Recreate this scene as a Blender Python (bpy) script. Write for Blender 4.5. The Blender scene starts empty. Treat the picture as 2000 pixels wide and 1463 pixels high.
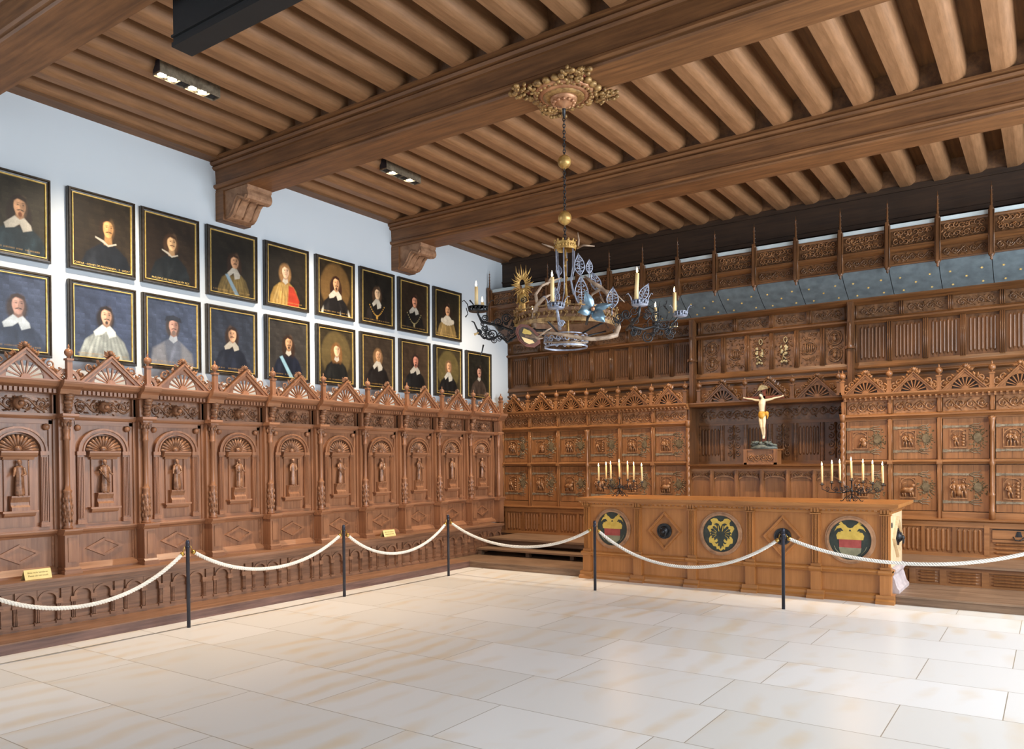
import bpy, math, random
import numpy as np
from mathutils import Matrix, Vector
PI=math.pi
S=bpy.context.scene
COL=S.collection
# ---------------------------------------------------------------- camera
YAW,PITCH,ROLL=.6043,-.0113,-.0093
CAM=Vector((8.55,-12.10,1.70))
fw=Vector((-math.sin(YAW)*math.cos(PITCH),math.cos(YAW)*math.cos(PITCH),math.sin(PITCH)))
r0=Vector((math.cos(YAW),math.sin(YAW),0)); u0=r0.cross(fw)
rt=r0*math.cos(ROLL)+u0*math.sin(ROLL); up=-r0*math.sin(ROLL)+u0*math.cos(ROLL)
cd=bpy.data.cameras.new('camera'); cam=bpy.data.objects.new('camera',cd); COL.objects.link(cam)
cam.matrix_world=Matrix(((rt.x,up.x,-fw.x,CAM.x),(rt.y,up.y,-fw.y,CAM.y),(rt.z,up.z,-fw.z,CAM.z),(0,0,0,1)))
cd.sensor_fit='HORIZONTAL'; cd.sensor_width=36; cd.lens=1532.96/2000*36
cd.shift_y=(917.03-731.5)/2000; cd.clip_start=.05; cd.clip_end=100
S.camera=cam
# ---------------------------------------------------------------- world, view, daylight
S.view_settings.view_transform='Standard'; S.view_settings.look='None'; S.view_settings.gamma=1
S.view_settings.use_curve_mapping=False; S.view_settings.exposure=0.38
w=bpy.data.worlds.new('daylight'); S.world=w; w.use_nodes=True
bg=w.node_tree.nodes['Background']; bg.inputs[0].default_value=(.80,.90,1,1); bg.inputs[1].default_value=1.0
def area(name,loc,target,sx,sy,power,color):
    l=bpy.data.lights.new(name,'AREA'); l.shape='RECTANGLE'; l.size=sx; l.size_y=sy; l.energy=power; l.color=color
    o=bpy.data.objects.new(name,l); COL.objects.link(o); o.location=loc
    o.rotation_euler=(Vector(target)-Vector(loc)).to_track_quat('-Z','Y').to_euler(); return o
WIN=[-2.0,-5.0,-8.2,-11.2]
for wy,wp in zip(WIN,(270,300,190,40)): area('window_daylight',(11.62,wy,2.95),(0,wy+.6,1.9),2.0,3.3,wp,(.86,.93,1))
area('window_daylight',(5.6,-15.3,3.2),(4.6,-1,2.2),2.6,2.4,12,(.96,.96,1))
area('window_daylight',(-.5,-12.6,3.3),(8,-1.0,2.6),3.2,2.6,80,(.86,.92,1))
try:
    S.cycles.max_bounces=7; S.cycles.diffuse_bounces=3; S.cycles.glossy_bounces=3; S.cycles.sample_clamp_indirect=4
    S.cycles.use_denoising=True
except Exception: pass
# ---------------------------------------------------------------- materials
def lin(c): return tuple((x/255/12.92 if x/255<=.04045 else ((x/255+.055)/1.055)**2.4) for x in c)+(1,)
def newmat(name,rough=.5,metal=0,spec=.5):
    m=bpy.data.materials.new(name); m.use_nodes=True; b=m.node_tree.nodes['Principled BSDF']
    b.inputs['Roughness'].default_value=rough; b.inputs['Metallic'].default_value=metal
    b.inputs['Specular IOR Level'].default_value=spec; return m,m.node_tree,b
def noisy(name,c1,c2,rough=.5,metal=0,scale=(6,6,6),bump=.0,detail=5,spec=.5,bscale=None,coat=0,blotch=1):
    m,t,b=newmat(name,rough,metal,spec); N=t.nodes; L=t.links
    tc=N.new('ShaderNodeTexCoord'); mp=N.new('ShaderNodeMapping'); mp.inputs['Scale'].default_value=scale
    oi=N.new('ShaderNodeObjectInfo'); va=N.new('ShaderNodeVectorMath'); va.operation='ADD'
    sc=N.new('ShaderNodeVectorMath'); sc.operation='SCALE'; sc.inputs['Scale'].default_value=17
    cb=N.new('ShaderNodeCombineXYZ'); L.new(oi.outputs['Random'],cb.inputs[0]); L.new(oi.outputs['Random'],cb.inputs[2])
    L.new(cb.outputs[0],sc.inputs[0]); L.new(tc.outputs['Object'],mp.inputs['Vector']); L.new(mp.outputs[0],va.inputs[0]); L.new(sc.outputs[0],va.inputs[1])
    nz=N.new('ShaderNodeTexNoise'); nz.inputs['Scale'].default_value=1; nz.inputs['Detail'].default_value=detail; nz.inputs['Roughness'].default_value=.62
    L.new(va.outputs[0],nz.inputs['Vector'])
    cr=N.new('ShaderNodeValToRGB'); cr.color_ramp.elements[0].position=.32; cr.color_ramp.elements[1].position=.68
    cr.color_ramp.elements[0].color=lin(c1); cr.color_ramp.elements[1].color=lin(c2)
    L.new(nz.outputs['Fac'],cr.inputs[0])
    n2=N.new('ShaderNodeTexNoise'); n2.inputs['Scale'].default_value=2.3; n2.inputs['Detail'].default_value=3; L.new(tc.outputs['Object'],n2.inputs['Vector'])
    mr=N.new('ShaderNodeMapRange'); mr.inputs[1].default_value=.3; mr.inputs[2].default_value=.7; mr.inputs[3].default_value=1-.14*blotch; mr.inputs[4].default_value=1+.1*blotch
    L.new(n2.outputs['Fac'],mr.inputs[0])
    mx=N.new('ShaderNodeVectorMath'); mx.operation='SCALE'; L.new(cr.outputs[0],mx.inputs[0]); L.new(mr.outputs[0],mx.inputs['Scale'])
    L.new(mx.outputs[0],b.inputs['Base Color'])
    if bump:
        bp=N.new('ShaderNodeBump'); bp.inputs['Strength'].default_value=bump; bp.inputs['Distance'].default_value=.01
        if bscale:
            n3=N.new('ShaderNodeTexNoise'); n3.inputs['Scale'].default_value=bscale; n3.inputs['Detail'].default_value=4; L.new(tc.outputs['Object'],n3.inputs['Vector']); L.new(n3.outputs['Fac'],bp.inputs['Height'])
        else: L.new(nz.outputs['Fac'],bp.inputs['Height'])
        L.new(bp.outputs[0],b.inputs['Normal'])
    if coat: b.inputs['Coat Weight'].default_value=coat; b.inputs['Coat Roughness'].default_value=.25
    return m
V=(26,26,1.6); Hx=(1.6,26,26); Hy=(26,1.6,26)
M={}
M['stall']=noisy('oak_stall',(130,88,62),(164,116,84),.34,scale=V,bump=.15)
M['stallh']=noisy('oak_stall_rail',(134,92,66),(170,122,90),.34,scale=Hx,bump=.15)
M['stallcarve']=noisy('oak_stall_carving',(100,68,50),(170,124,92),.32,scale=(18,18,18),bump=.4)
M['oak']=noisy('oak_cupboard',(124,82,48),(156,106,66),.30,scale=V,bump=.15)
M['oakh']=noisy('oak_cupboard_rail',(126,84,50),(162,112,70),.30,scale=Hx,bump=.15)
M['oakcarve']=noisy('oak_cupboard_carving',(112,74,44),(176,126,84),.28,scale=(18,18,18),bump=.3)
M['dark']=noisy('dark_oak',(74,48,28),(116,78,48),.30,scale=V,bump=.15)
M['wallbeam']=noisy('smoke_dark_beam',(44,30,20),(66,46,30),.6,scale=Hx,bump=.15)  # oak darkened to imitate the shade along the top of the back wall
M['darkh']=noisy('dark_oak_rail',(78,50,28),(122,82,48),.30,scale=Hx,bump=.15)
M['darkcarve']=noisy('dark_oak_carving',(72,48,30),(126,90,60),.28,scale=(18,18,18),bump=.3)
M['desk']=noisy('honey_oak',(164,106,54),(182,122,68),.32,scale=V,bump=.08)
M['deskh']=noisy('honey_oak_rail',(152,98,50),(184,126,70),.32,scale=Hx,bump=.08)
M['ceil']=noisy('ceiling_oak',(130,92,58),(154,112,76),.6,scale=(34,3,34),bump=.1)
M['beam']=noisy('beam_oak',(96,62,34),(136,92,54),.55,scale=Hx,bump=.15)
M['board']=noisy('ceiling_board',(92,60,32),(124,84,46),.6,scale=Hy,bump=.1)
M['bench']=noisy('worn_bench_oak',(112,80,60),(158,116,88),.45,scale=Hy,bump=.2)
M['benchx']=noisy('worn_stage_oak',(108,82,62),(150,122,98),.45,scale=Hx,bump=.2)
M['step']=noisy('step_board',(88,62,56),(134,100,88),.5,scale=Hy,bump=.2)
M['stone']=noisy('sandstone_corbel',(128,92,66),(176,136,104),.7,scale=(9,9,9),bump=.3)
M['plaster']=noisy('blue_white_plaster',(210,219,226),(211,220,227),.8,scale=(2,2,2),blotch=0)
M['strip']=noisy('pale_plaster_strip',(190,205,208),(210,222,224),.8,scale=(3,3,3))
M['gold']=noisy('gilt',(150,108,52),(214,176,104),.36,metal=.45,scale=(20,20,20),bump=.15)
M['oldgold']=noisy('tarnished_gilt',(104,74,42),(186,148,92),.4,metal=.3,scale=(24,24,24),bump=.3)
M['gilt']=noisy('gilt_slip',(206,168,84),(240,210,130),.35,metal=.35,scale=(20,20,20))
M['blackframe']=noisy('ebonised_frame',(34,30,26),(62,54,46),.3,scale=(20,20,20),bump=.1)
M['iron']=noisy('wrought_iron',(34,34,36),(74,74,76),.42,metal=.6,scale=(20,20,20),bump=.2)
M['strap']=noisy('aged_tinned_strap',(112,98,80),(164,148,124),.45,metal=.4,scale=(20,20,20),bump=.3)
M['lock']=noisy('aged_iron_foliage',(92,78,56),(140,122,92),.5,metal=.3,scale=(20,20,20),bump=.4)
M['zinc']=noisy('blue_grey_painted_iron',(120,126,144),(186,190,204),.4,metal=.3,scale=(20,20,20))
M['leaf']=noisy('blue_grey_petal_metal',(70,92,104),(150,178,196),.3,metal=.6,scale=(7,7,7))
M['antler']=noisy('deer_antler',(120,96,78),(196,170,144),.5,scale=(14,14,14),bump=.2)
M['post']=noisy('black_steel_post',(38,40,50),(58,60,74),.35,metal=.4,scale=(5,5,5))
M['rope']=noisy('off_white_rope',(226,220,208),(246,242,234),.85,scale=(60,60,60),bump=.2)
M['brass']=noisy('brass_hook',(170,130,60),(214,180,100),.3,metal=.9,scale=(20,20,20))
M['wax']=noisy('cream_wax',(248,208,140),(255,226,170),.5,scale=(8,8,8))  # wax tinted orange to imitate flame light glowing through it
M['black']=noisy('matt_black',(14,14,15),(24,24,25),.7,scale=(5,5,5))
M['card']=noisy('yellow_card',(238,214,140),(248,228,160),.6,scale=(5,5,5))
M['ink']=noisy('card_ink',(120,104,50),(140,120,60),.7)
M['skin']=noisy('painted_flesh',(226,206,164),(240,226,190),.45,scale=(8,8,8))
M['loin']=noisy('ochre_loincloth',(196,140,40),(226,174,70),.5,scale=(20,20,20))
M['redwood']=noisy('red_brown_cross',(98,50,36),(132,70,50),.5,scale=V)
M['hair']=noisy('dark_hair',(52,40,30),(84,64,46),.6,scale=(30,30,30))
M['rock']=noisy('grey_green_rock',(52,62,60),(118,124,116),.5,scale=(14,14,14),bump=.5)
M['c_black']=noisy('heraldic_black',(36,44,40),(58,64,56),.45,scale=(12,12,12))
M['c_gold']=noisy('heraldic_gold',(196,160,64),(222,190,92),.45,scale=(12,12,12))
M['c_red']=noisy('heraldic_red',(150,60,56),(178,84,76),.45,scale=(12,12,12))
M['c_grey']=noisy('heraldic_silver',(122,118,92),(150,146,118),.45,scale=(12,12,12))
M['rim']=noisy('medallion_rim',(140,100,70),(186,142,106),.35,scale=(12,12,12))
M['pale']=noisy('pale_side_panel',(206,176,134),(232,208,168),.5,scale=V)  # desk wood lightened as if lit, for the right side only
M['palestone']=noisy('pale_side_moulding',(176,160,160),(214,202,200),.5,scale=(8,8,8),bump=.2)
M['poly']=noisy('polychrome_carving',(120,108,78),(182,164,124),.4,scale=(30,30,30))
M['bud']=noisy('copper_bud',(150,100,70),(200,150,110),.4,metal=.4)
def emis(name,c,s):
    m,t,b=newmat(name); b.inputs['Base Color'].default_value=c; b.inputs['Emission Color'].default_value=c; b.inputs['Emission Strength'].default_value=s; return m
M['flame']=emis('candle_flame',(1,.72,.36,1),14); M['lamp']=emis('spot_lens',(1,.88,.62,1),22)
# starry blue canopy cloth
def star_mat():
    m,t,b=newmat('star_blue_coving',.75); N=t.nodes; L=t.links
    tc=N.new('ShaderNodeTexCoord'); nz=N.new('ShaderNodeTexNoise'); nz.inputs['Scale'].default_value=9; nz.inputs['Detail'].default_value=5
    L.new(tc.outputs['Object'],nz.inputs[0]); cr=N.new('ShaderNodeValToRGB'); cr.color_ramp.elements[0].position=.3; cr.color_ramp.elements[1].position=.7
    cr.color_ramp.elements[0].color=lin((82,94,100)); cr.color_ramp.elements[1].color=lin((104,118,124)); L.new(nz.outputs['Fac'],cr.inputs[0]); L.new(cr.outputs[0],b.inputs['Base Color']); return m
M['coving']=star_mat()
def floor_mat():
    m,t,b=newmat('sandstone_slabs',.28,0,.5); N=t.nodes; L=t.links
    tc=N.new('ShaderNodeTexCoord'); mp=N.new('ShaderNodeMapping'); mp.inputs['Location'].default_value=(.37,.22,0)
    L.new(tc.outputs['Object'],mp.inputs[0])
    br=N.new('ShaderNodeTexBrick'); br.offset=.43; br.squash=1.35; br.squash_frequency=2
    br.inputs['Scale'].default_value=1; br.inputs['Mortar Size'].default_value=.0035; br.inputs['Brick Width'].default_value=1.15; br.inputs['Row Height'].default_value=.745
    br.inputs['Color1'].default_value=lin((226,223,216)); br.inputs['Color2'].default_value=lin((240,238,234)); br.inputs['Mortar'].default_value=lin((158,146,126)); br.inputs['Mortar Smooth'].default_value=.2
    L.new(mp.outputs[0],br.inputs[0])
    # veins
    nz=N.new('ShaderNodeTexNoise'); nz.inputs['Scale'].default_value=.9; nz.inputs['Detail'].default_value=5; nz.inputs['Distortion'].default_value=1.2; L.new(tc.outputs['Object'],nz.inputs[0])
    wv=N.new('ShaderNodeTexWave'); wv.inputs['Scale'].default_value=1.0; wv.inputs['Distortion'].default_value=9; wv.inputs['Detail'].default_value=3; wv.inputs['Detail Scale'].default_value=.6
    ad=N.new('ShaderNodeVectorMath'); ad.operation='ADD'; L.new(tc.outputs['Object'],ad.inputs[0])
    sv=N.new('ShaderNodeVectorMath'); sv.operation='SCALE'; sv.inputs['Scale'].default_value=3.0; L.new(br.outputs['Color'],sv.inputs[0]); L.new(sv.outputs[0],ad.inputs[1]); L.new(ad.outputs[0],wv.inputs[0])
    cr=N.new('ShaderNodeValToRGB'); cr.color_ramp.elements[0].position=.35; cr.color_ramp.elements[0].color=(0,0,0,1); cr.color_ramp.elements[1].position=.98; cr.color_ramp.elements[1].color=(1,1,1,1)
    L.new(wv.outputs['Fac'],cr.inputs[0])
    c2=N.new('ShaderNodeValToRGB'); c2.color_ramp.elements[0].position=.45; c2.color_ramp.elements[0].color=(0,0,0,1); c2.color_ramp.elements[1].position=.75; c2.color_ramp.elements[1].color=(1,1,1,1); L.new(nz.outputs['Fac'],c2.inputs[0])
    mu=N.new('ShaderNodeMath'); mu.operation='MULTIPLY'; L.new(cr.outputs[0],mu.inputs[0]); L.new(c2.outputs[0],mu.inputs[1])
    m2=N.new('ShaderNodeMath'); m2.operation='MULTIPLY'; m2.inputs[1].default_value=.6; L.new(mu.outputs[0],m2.inputs[0])
    mx=N.new('ShaderNodeMix'); mx.data_type='RGBA'; L.new(m2.outputs[0],mx.inputs[0]); L.new(br.outputs['Color'],mx.inputs[6]); mx.inputs[7].default_value=lin((222,192,142))
    L.new(mx.outputs[2],b.inputs['Base Color'])
    bp=N.new('ShaderNodeBump'); bp.inputs['Strength'].default_value=.04; L.new(nz.outputs['Fac'],bp.inputs['Height']); L.new(bp.outputs[0],b.inputs['Normal'])
    return m
M['floor']=floor_mat()
def paint_mat():
    m,t,b=newmat('oil_paint',.36,0,.35); N=t.nodes; a=N.new('ShaderNodeVertexColor'); a.layer_name='paint'
    t.links.new(a.outputs[0],b.inputs['Base Color']); return m
M['paint']=paint_mat()
# ---------------------------------------------------------------- mesh builder
class MB:
    def __init__(s,mat='oak'): s.v=[]; s.f=[]; s.mi=[]; s.sm=[]; s.mats=[mat]; s.cur=0; s.X=None
    def m(s,mat):
        if mat not in s.mats: s.mats.append(mat)
        s.cur=s.mats.index(mat); return s
    def add(s,vs,fs,smooth=False):
        n=len(s.v)
        if s.X is not None: vs=[tuple(s.X@Vector(p)) for p in vs]
        s.v+=[tuple(p) for p in vs]; s.f+=[tuple(i+n for i in f) for f in fs]; s.mi+=[s.cur]*len(fs); s.sm+=[smooth]*len(fs); return s
    # box in world-style coordinates
    def box(s,x0,x1,y0,y1,z0,z1):
        return s.add([(x0,y0,z0),(x1,y0,z0),(x1,y1,z0),(x0,y1,z0),(x0,y0,z1),(x1,y0,z1),(x1,y1,z1),(x0,y1,z1)],
          [(0,3,2,1),(4,5,6,7),(0,1,5,4),(1,2,6,5),(2,3,7,6),(3,0,4,7)])
    # wall box: a along wall, d outward (towards -y), z
    def wb(s,a0,a1,d0,d1,z0,z1): return s.box(a0,a1,-d1,-d0,z0,z1)
    # moulding run along a: profile list of (d,z)
    def run(s,a0,a1,prof):
        n=len(prof); vs=[(a0,-d,z) for d,z in prof]+[(a1,-d,z) for d,z in prof]
        fs=[(i,(i+1)%n,n+(i+1)%n,n+i) for i in range(n)]+[tuple(range(n))[::-1],tuple(range(n,2*n))]
        return s.add(vs,fs)
    # outline (a,z) extruded in depth d0..d1
    def slab(s,pts,d0,d1):
        n=len(pts); vs=[(a,-d1,z) for a,z in pts]+[(a,-d0,z) for a,z in pts]
        fs=[tuple(range(n)),tuple(range(n,2*n))[::-1]]+[(i,n+i,n+(i+1)%n,(i+1)%n) for i in range(n)]
        return s.add(vs,fs)
    def tube(s,pts,r,n=6,cap=True,smooth=True):
        P=[Vector(p) for p in pts]; k=len(P); R=r if isinstance(r,(list,tuple)) else [r]*k
        t0=(P[1]-P[0]).normalized(); a=Vector((0,0,1)) if abs(t0.z)<.9 else Vector((1,0,0)); nn=t0.cross(a).normalized(); vs=[]
        for i in range(k):
            t=(P[min(i+1,k-1)]-P[max(i-1,0)])
            t=t.normalized() if t.length>1e-9 else t0
            nn=(nn-t*nn.dot(t)); nn=nn.normalized() if nn.length>1e-6 else t.orthogonal().normalized()
            b=t.cross(nn)
            for j in range(n):
                an=2*PI*j/n; vs.append(P[i]+(nn*math.cos(an)+b*math.sin(an))*R[i])
        fs=[(i*n+j,i*n+(j+1)%n,(i+1)*n+(j+1)%n,(i+1)*n+j) for i in range(k-1) for j in range(n)]
        if cap: fs+=[tuple(range(n))[::-1],tuple(range((k-1)*n,k*n))]
        return s.add(vs,fs,smooth)
    def lathe(s,prof,c=(0,0),n=12,smooth=True,sx=1,sy=1):
        k=len(prof); vs=[(c[0]+r*sx*math.cos(2*PI*j/n),c[1]+r*sy*math.sin(2*PI*j/n),z) for r,z in prof for j in range(n)]
        fs=[(i*n+j,i*n+(j+1)%n,(i+1)*n+(j+1)%n,(i+1)*n+j) for i in range(k-1) for j in range(n)]
        fs+=[tuple(range(n))[::-1],tuple(range((k-1)*n,k*n))]
        return s.add(vs,fs,smooth)
    def blob(s,c,rx,ry,rz,n=8,k=5,rot=0):
        vs=[];cs,sn=math.cos(rot),math.sin(rot)
        for i in range(1,k):
            ph=PI*i/k
            for j in range(n):
                th=2*PI*j/n; x=rx*math.sin(ph)*math.cos(th); y=ry*math.sin(ph)*math.sin(th); z=-rz*math.cos(ph)
                vs.append((c[0]+x*cs-z*sn,c[1]+y,c[2]+x*sn+z*cs))
        vs+=[(c[0]+rz*sn,c[1],c[2]-rz*cs),(c[0]-rz*sn,c[1],c[2]+rz*cs)]; b=(k-1)*n
        fs=[(i*n+j,i*n+(j+1)%n,(i+1)*n+(j+1)%n,(i+1)*n+j) for i in range(k-2) for j in range(n)]
        fs+=[(b,(j+1)%n,j) for j in range(n)]+[(b+1,(k-2)*n+j,(k-2)*n+(j+1)%n) for j in range(n)]
        return s.add(vs,fs,True)
    def leaf(s,a,z,d,l,wd,ang,th=.008):
        ca,sa=math.cos(ang),math.sin(ang)
        def q(x,y,h): return (a+x*ca-y*sa,-(d+h),z+x*sa+y*ca)
        return s.add([q(0,0,0),q(l*.5,wd,0),q(l,0,0),q(l*.5,-wd,0),q(l*.5,0,th),q(l*.5,0,-.004)],[(0,3,4),(3,2,4),(2,1,4),(1,0,4),(0,1,5),(1,2,5),(2,3,5),(3,0,5)])
    def scroll(s,a,z,r,d,th=.006,turns=1.6,dr=1,start=0,n=5,steps=16,depth=None):
        pts=[];R=[]
        for i in range(steps+1):
            q=i/steps; an=start+dr*q*turns*2*PI; rr=r*(1-.85*q); pts.append((a+rr*math.cos(an),-d,z+rr*math.sin(an))); R.append(th*(1-.35*q))
        return s.tube(pts,R,n)
    def obj(s,name,parent=None,loc=None):
        me=bpy.data.meshes.new(name); me.from_pydata(s.v,[],s.f); 
        for k in s.mats: me.materials.append(M[k])
        me.polygons.foreach_set('material_index',s.mi); me.polygons.foreach_set('use_smooth',s.sm); me.update()
        o=bpy.data.objects.new(name,me); COL.objects.link(o)
        if parent is not None: o.parent=parent
        if loc is not None: o.location=loc
        return o
def text_mesh(name,curve,mat):
    t=bpy.data.objects.new('tmp_text',curve); COL.objects.link(t); bpy.context.view_layer.update()
    me=bpy.data.meshes.new_from_object(t.evaluated_get(bpy.context.evaluated_depsgraph_get())); bpy.data.objects.remove(t)
    me.name=name; me.materials.clear(); me.materials.append(M[mat]); o=bpy.data.objects.new(name,me); COL.objects.link(o); return o
def tag(o,label,cat,group=None,kind=None):
    if label: o['label']=label
    if cat: o['category']=cat
    if group: o['group']=group
    if kind: o['kind']=kind
    return o
def empty(name,loc,rz=0):
    o=bpy.data.objects.new(name,None); o.empty_display_size=.1; COL.objects.link(o); o.location=loc; o.rotation_euler=(0,0,rz); return o
def copy_tree(o,parent=None):
    c=o.copy(); COL.objects.link(c); c.parent=parent
    for ch in list(o.children): copy_tree(ch,c)
    return c
def struct(o): o['kind']='structure'; return o
ORD=['first','second','third','fourth','fifth','sixth','seventh','eighth','ninth','tenth','eleventh','twelfth','thirteenth','fourteenth','fifteenth']
# ---- carved ornament
def vine(mb,a0,a1,z0,z1,d,seed,th=None,leaves=1.0):
    rd=random.Random(seed); h=z1-z0; n=max(2,round((a1-a0)/(h*.8))); w=(a1-a0)/n; th=th or h*.055
    pts=[]
    for i in range(n*6+1):
        q=i/6; pts.append((a0+w*q,-(d+.004),z0+h*(.5+.33*math.sin(q*PI))))
    mb.tube(pts,th,5)
    for i in range(n):
        up_=1 if i%2==0 else -1
        mb.scroll(a0+w*(i+.5),z0+h*(.5-.04*up_),h*.34,d+.006,th,1.5,dr=up_,start=PI/2*up_)
        mb.blob((a0+w*(i+.5),-(d+.008),z0+h*.5),h*.09,h*.07,h*.09,6,4)
    for i in range(int(n*9*leaves)):
        a=rd.uniform(a0+h*.06,a1-h*.1); z=rd.uniform(z0+h*.08,z1-h*.08)
        l=min(h*rd.uniform(.18,.34),a1-a-.005) ; mb.leaf(a,z,d,l,h*.07,rd.uniform(-.8,.8)+ (PI if a>a0+h*.5 and rd.random()<.4 else 0),h*.1)
def linen(mb,a0,a1,z0,z1,d,n=6,th=.022):
    w=(a1-a0)/n
    for i in range(n):
        b=a0+i*w; e=z0+.0; c=b+w/2; r=w*.36; t=.03+.012*(i%2)
        # rounded rib with pointed ends
        vs=[];
        for z,k in ((z0,0),(z0+t,1),(z1-t,1),(z1,0)):
            for x,dd in ((-r,0),(-r*.6,th*.8),(0,th),(r*.6,th*.8),(r,0)):
                vs.append((c+x*k,-(d+dd*k+.001),z))
        fs=[(i_*5+j,i_*5+j+1,(i_+1)*5+j+1,(i_+1)*5+j) for i_ in range(3) for j in range(4)]
        mb.add(vs,fs)
def hlinen(mb,a0,a1,z0,z1,d,n=4,th=.02):
    w=(z1-z0)/n
    for i in range(n):
        c=z0+(i+.5)*w; r=w*.36; vs=[]
        for a,k in ((a0,0),(a0+.04,1),(a1-.04,1),(a1,0)):
            for x,dd in ((-r,0),(-r*.6,th*.8),(0,th),(r*.6,th*.8),(r,0)): vs.append((a,-(d+dd*k+.001),c-x*k))
        mb.add(vs,[(i_*5+j,i_*5+j+1,(i_+1)*5+j+1,(i_+1)*5+j) for i_ in range(3) for j in range(4)])
def ballpost(mb,a,d,z0,zc,ball=.03,w=.03):
    mb.wb(a-w*1.35,a+w*1.35,d-w*1.35,d+w*1.35,z0,z0+.03); mb.wb(a-w,a+w,d-w,d+w,z0+.03,zc-.02); mb.wb(a-w*1.35,a+w*1.35,d-w*1.35,d+w*1.35,zc-.02,zc)
    B_=ball*1.18; cz_=zc+.018+B_; mb.lathe([(.018,zc),(.012,zc+.016)]+[(B_*math.sin(PI*i/9),cz_-B_*math.cos(PI*i/9)) for i in range(1,9)]+[(.006,cz_+B_+.004),(.012,cz_+B_+.014),(.009,cz_+B_+.024),(.002,cz_+B_+.045)],(a,-d),12)
def gable(mb,c,hw,z0,apex,d,th=.04,holes=True,seed=0,carve='stallcarve',bar=.05):
    # raking bars
    L=math.hypot(hw,apex-z0); nx,nz=(apex-z0)/L,hw/L
    for sgn in (-1,1):
        for off,dd,bw in ((0,th,bar),(bar*.0,th+.015,bar*.35)):
            o=[(c+sgn*hw,z0),(c,apex),(c,apex-bw/nz*1.0),(c+sgn*(hw-bw/nx),z0)]
            if sgn>0: o=o[::-1]
            mb.slab(o,d-.01,d+dd)
    # tympanum fan with openings
    r1=min(hw-bar*1.9,apex-z0-bar*1.6)*.78; r1=max(r1,.05); n=9; ri=r1*.2; iw=hw-bar/nx; ih=apex-z0-bar/nz; th2=.02
    def edge(an):  # ray to inner triangle
        ca,sa=math.cos(an),math.sin(an); t=1/(abs(ca)/iw+sa/ih) ; return (c+t*ca,z0+t*sa)
    seg=18
    for i in range(seg):
        a1_,a2_=PI*i/seg,PI*(i+1)/seg; p=[(c+r1*math.cos(a1_),z0+r1*math.sin(a1_)),edge(a1_),edge(a2_),(c+r1*math.cos(a2_),z0+r1*math.sin(a2_))]
        mb.slab(p,d,d+th2)
    for i in range(n+1):
        an=PI*i/n; ca,sa=math.cos(an),math.sin(an); w1,w2=.004,r1*.055
        p=[(c+ri*ca-w1*sa,z0+ri*sa+w1*ca),(c+ri*ca+w1*sa,z0+ri*sa-w1*ca),(c+r1*1.02*ca+w2*sa,z0+r1*1.02*sa-w2*ca),(c+r1*1.02*ca-w2*sa,z0+r1*1.02*sa+w2*ca)]
        mb.slab([(x,max(z,z0)) for x,z in p][::1],d,d+th2)
    mb.slab([(c+ri*1.3*math.cos(PI*i/8),z0+ri*1.3*math.sin(PI*i/8)) for i in range(9)],d,d+th2+.015)
    if not holes: mb.m('dark'); mb.slab([(c-hw,z0),(c+hw,z0),(c,apex)],d-.05,d-.035)  # dark sheet imitating the shade inside the gable openings
    # crockets and apex flower
    mb.m(carve); rd=random.Random(seed)
    for sgn in (-1,1):
        mb.scroll(c+sgn*(hw-.03),z0+.075,.055,d+.02,.011,1.3,dr=-sgn,start=PI/2)
        mb.scroll(c+sgn*(hw*.66),z0+(apex-z0)*.52,.045,d+.02,.010,1.2,dr=sgn,start=-PI/2)
        for k in range(9):
            q=rd.uniform(.1,.95); mb.leaf(c+sgn*hw*(1-q),z0+(apex-z0)*q-.005,d+.015,rd.uniform(.05,.09),.02,PI/2-sgn*rd.uniform(-.3,1.3),.02)
    for k in range(9): mb.leaf(c,apex-.01,d+.015,.075,.02,PI*(k+.0)/8,.02)
    mb.blob((c,-(d+.03),apex+.03),.026,.024,.026,8,5)
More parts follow.
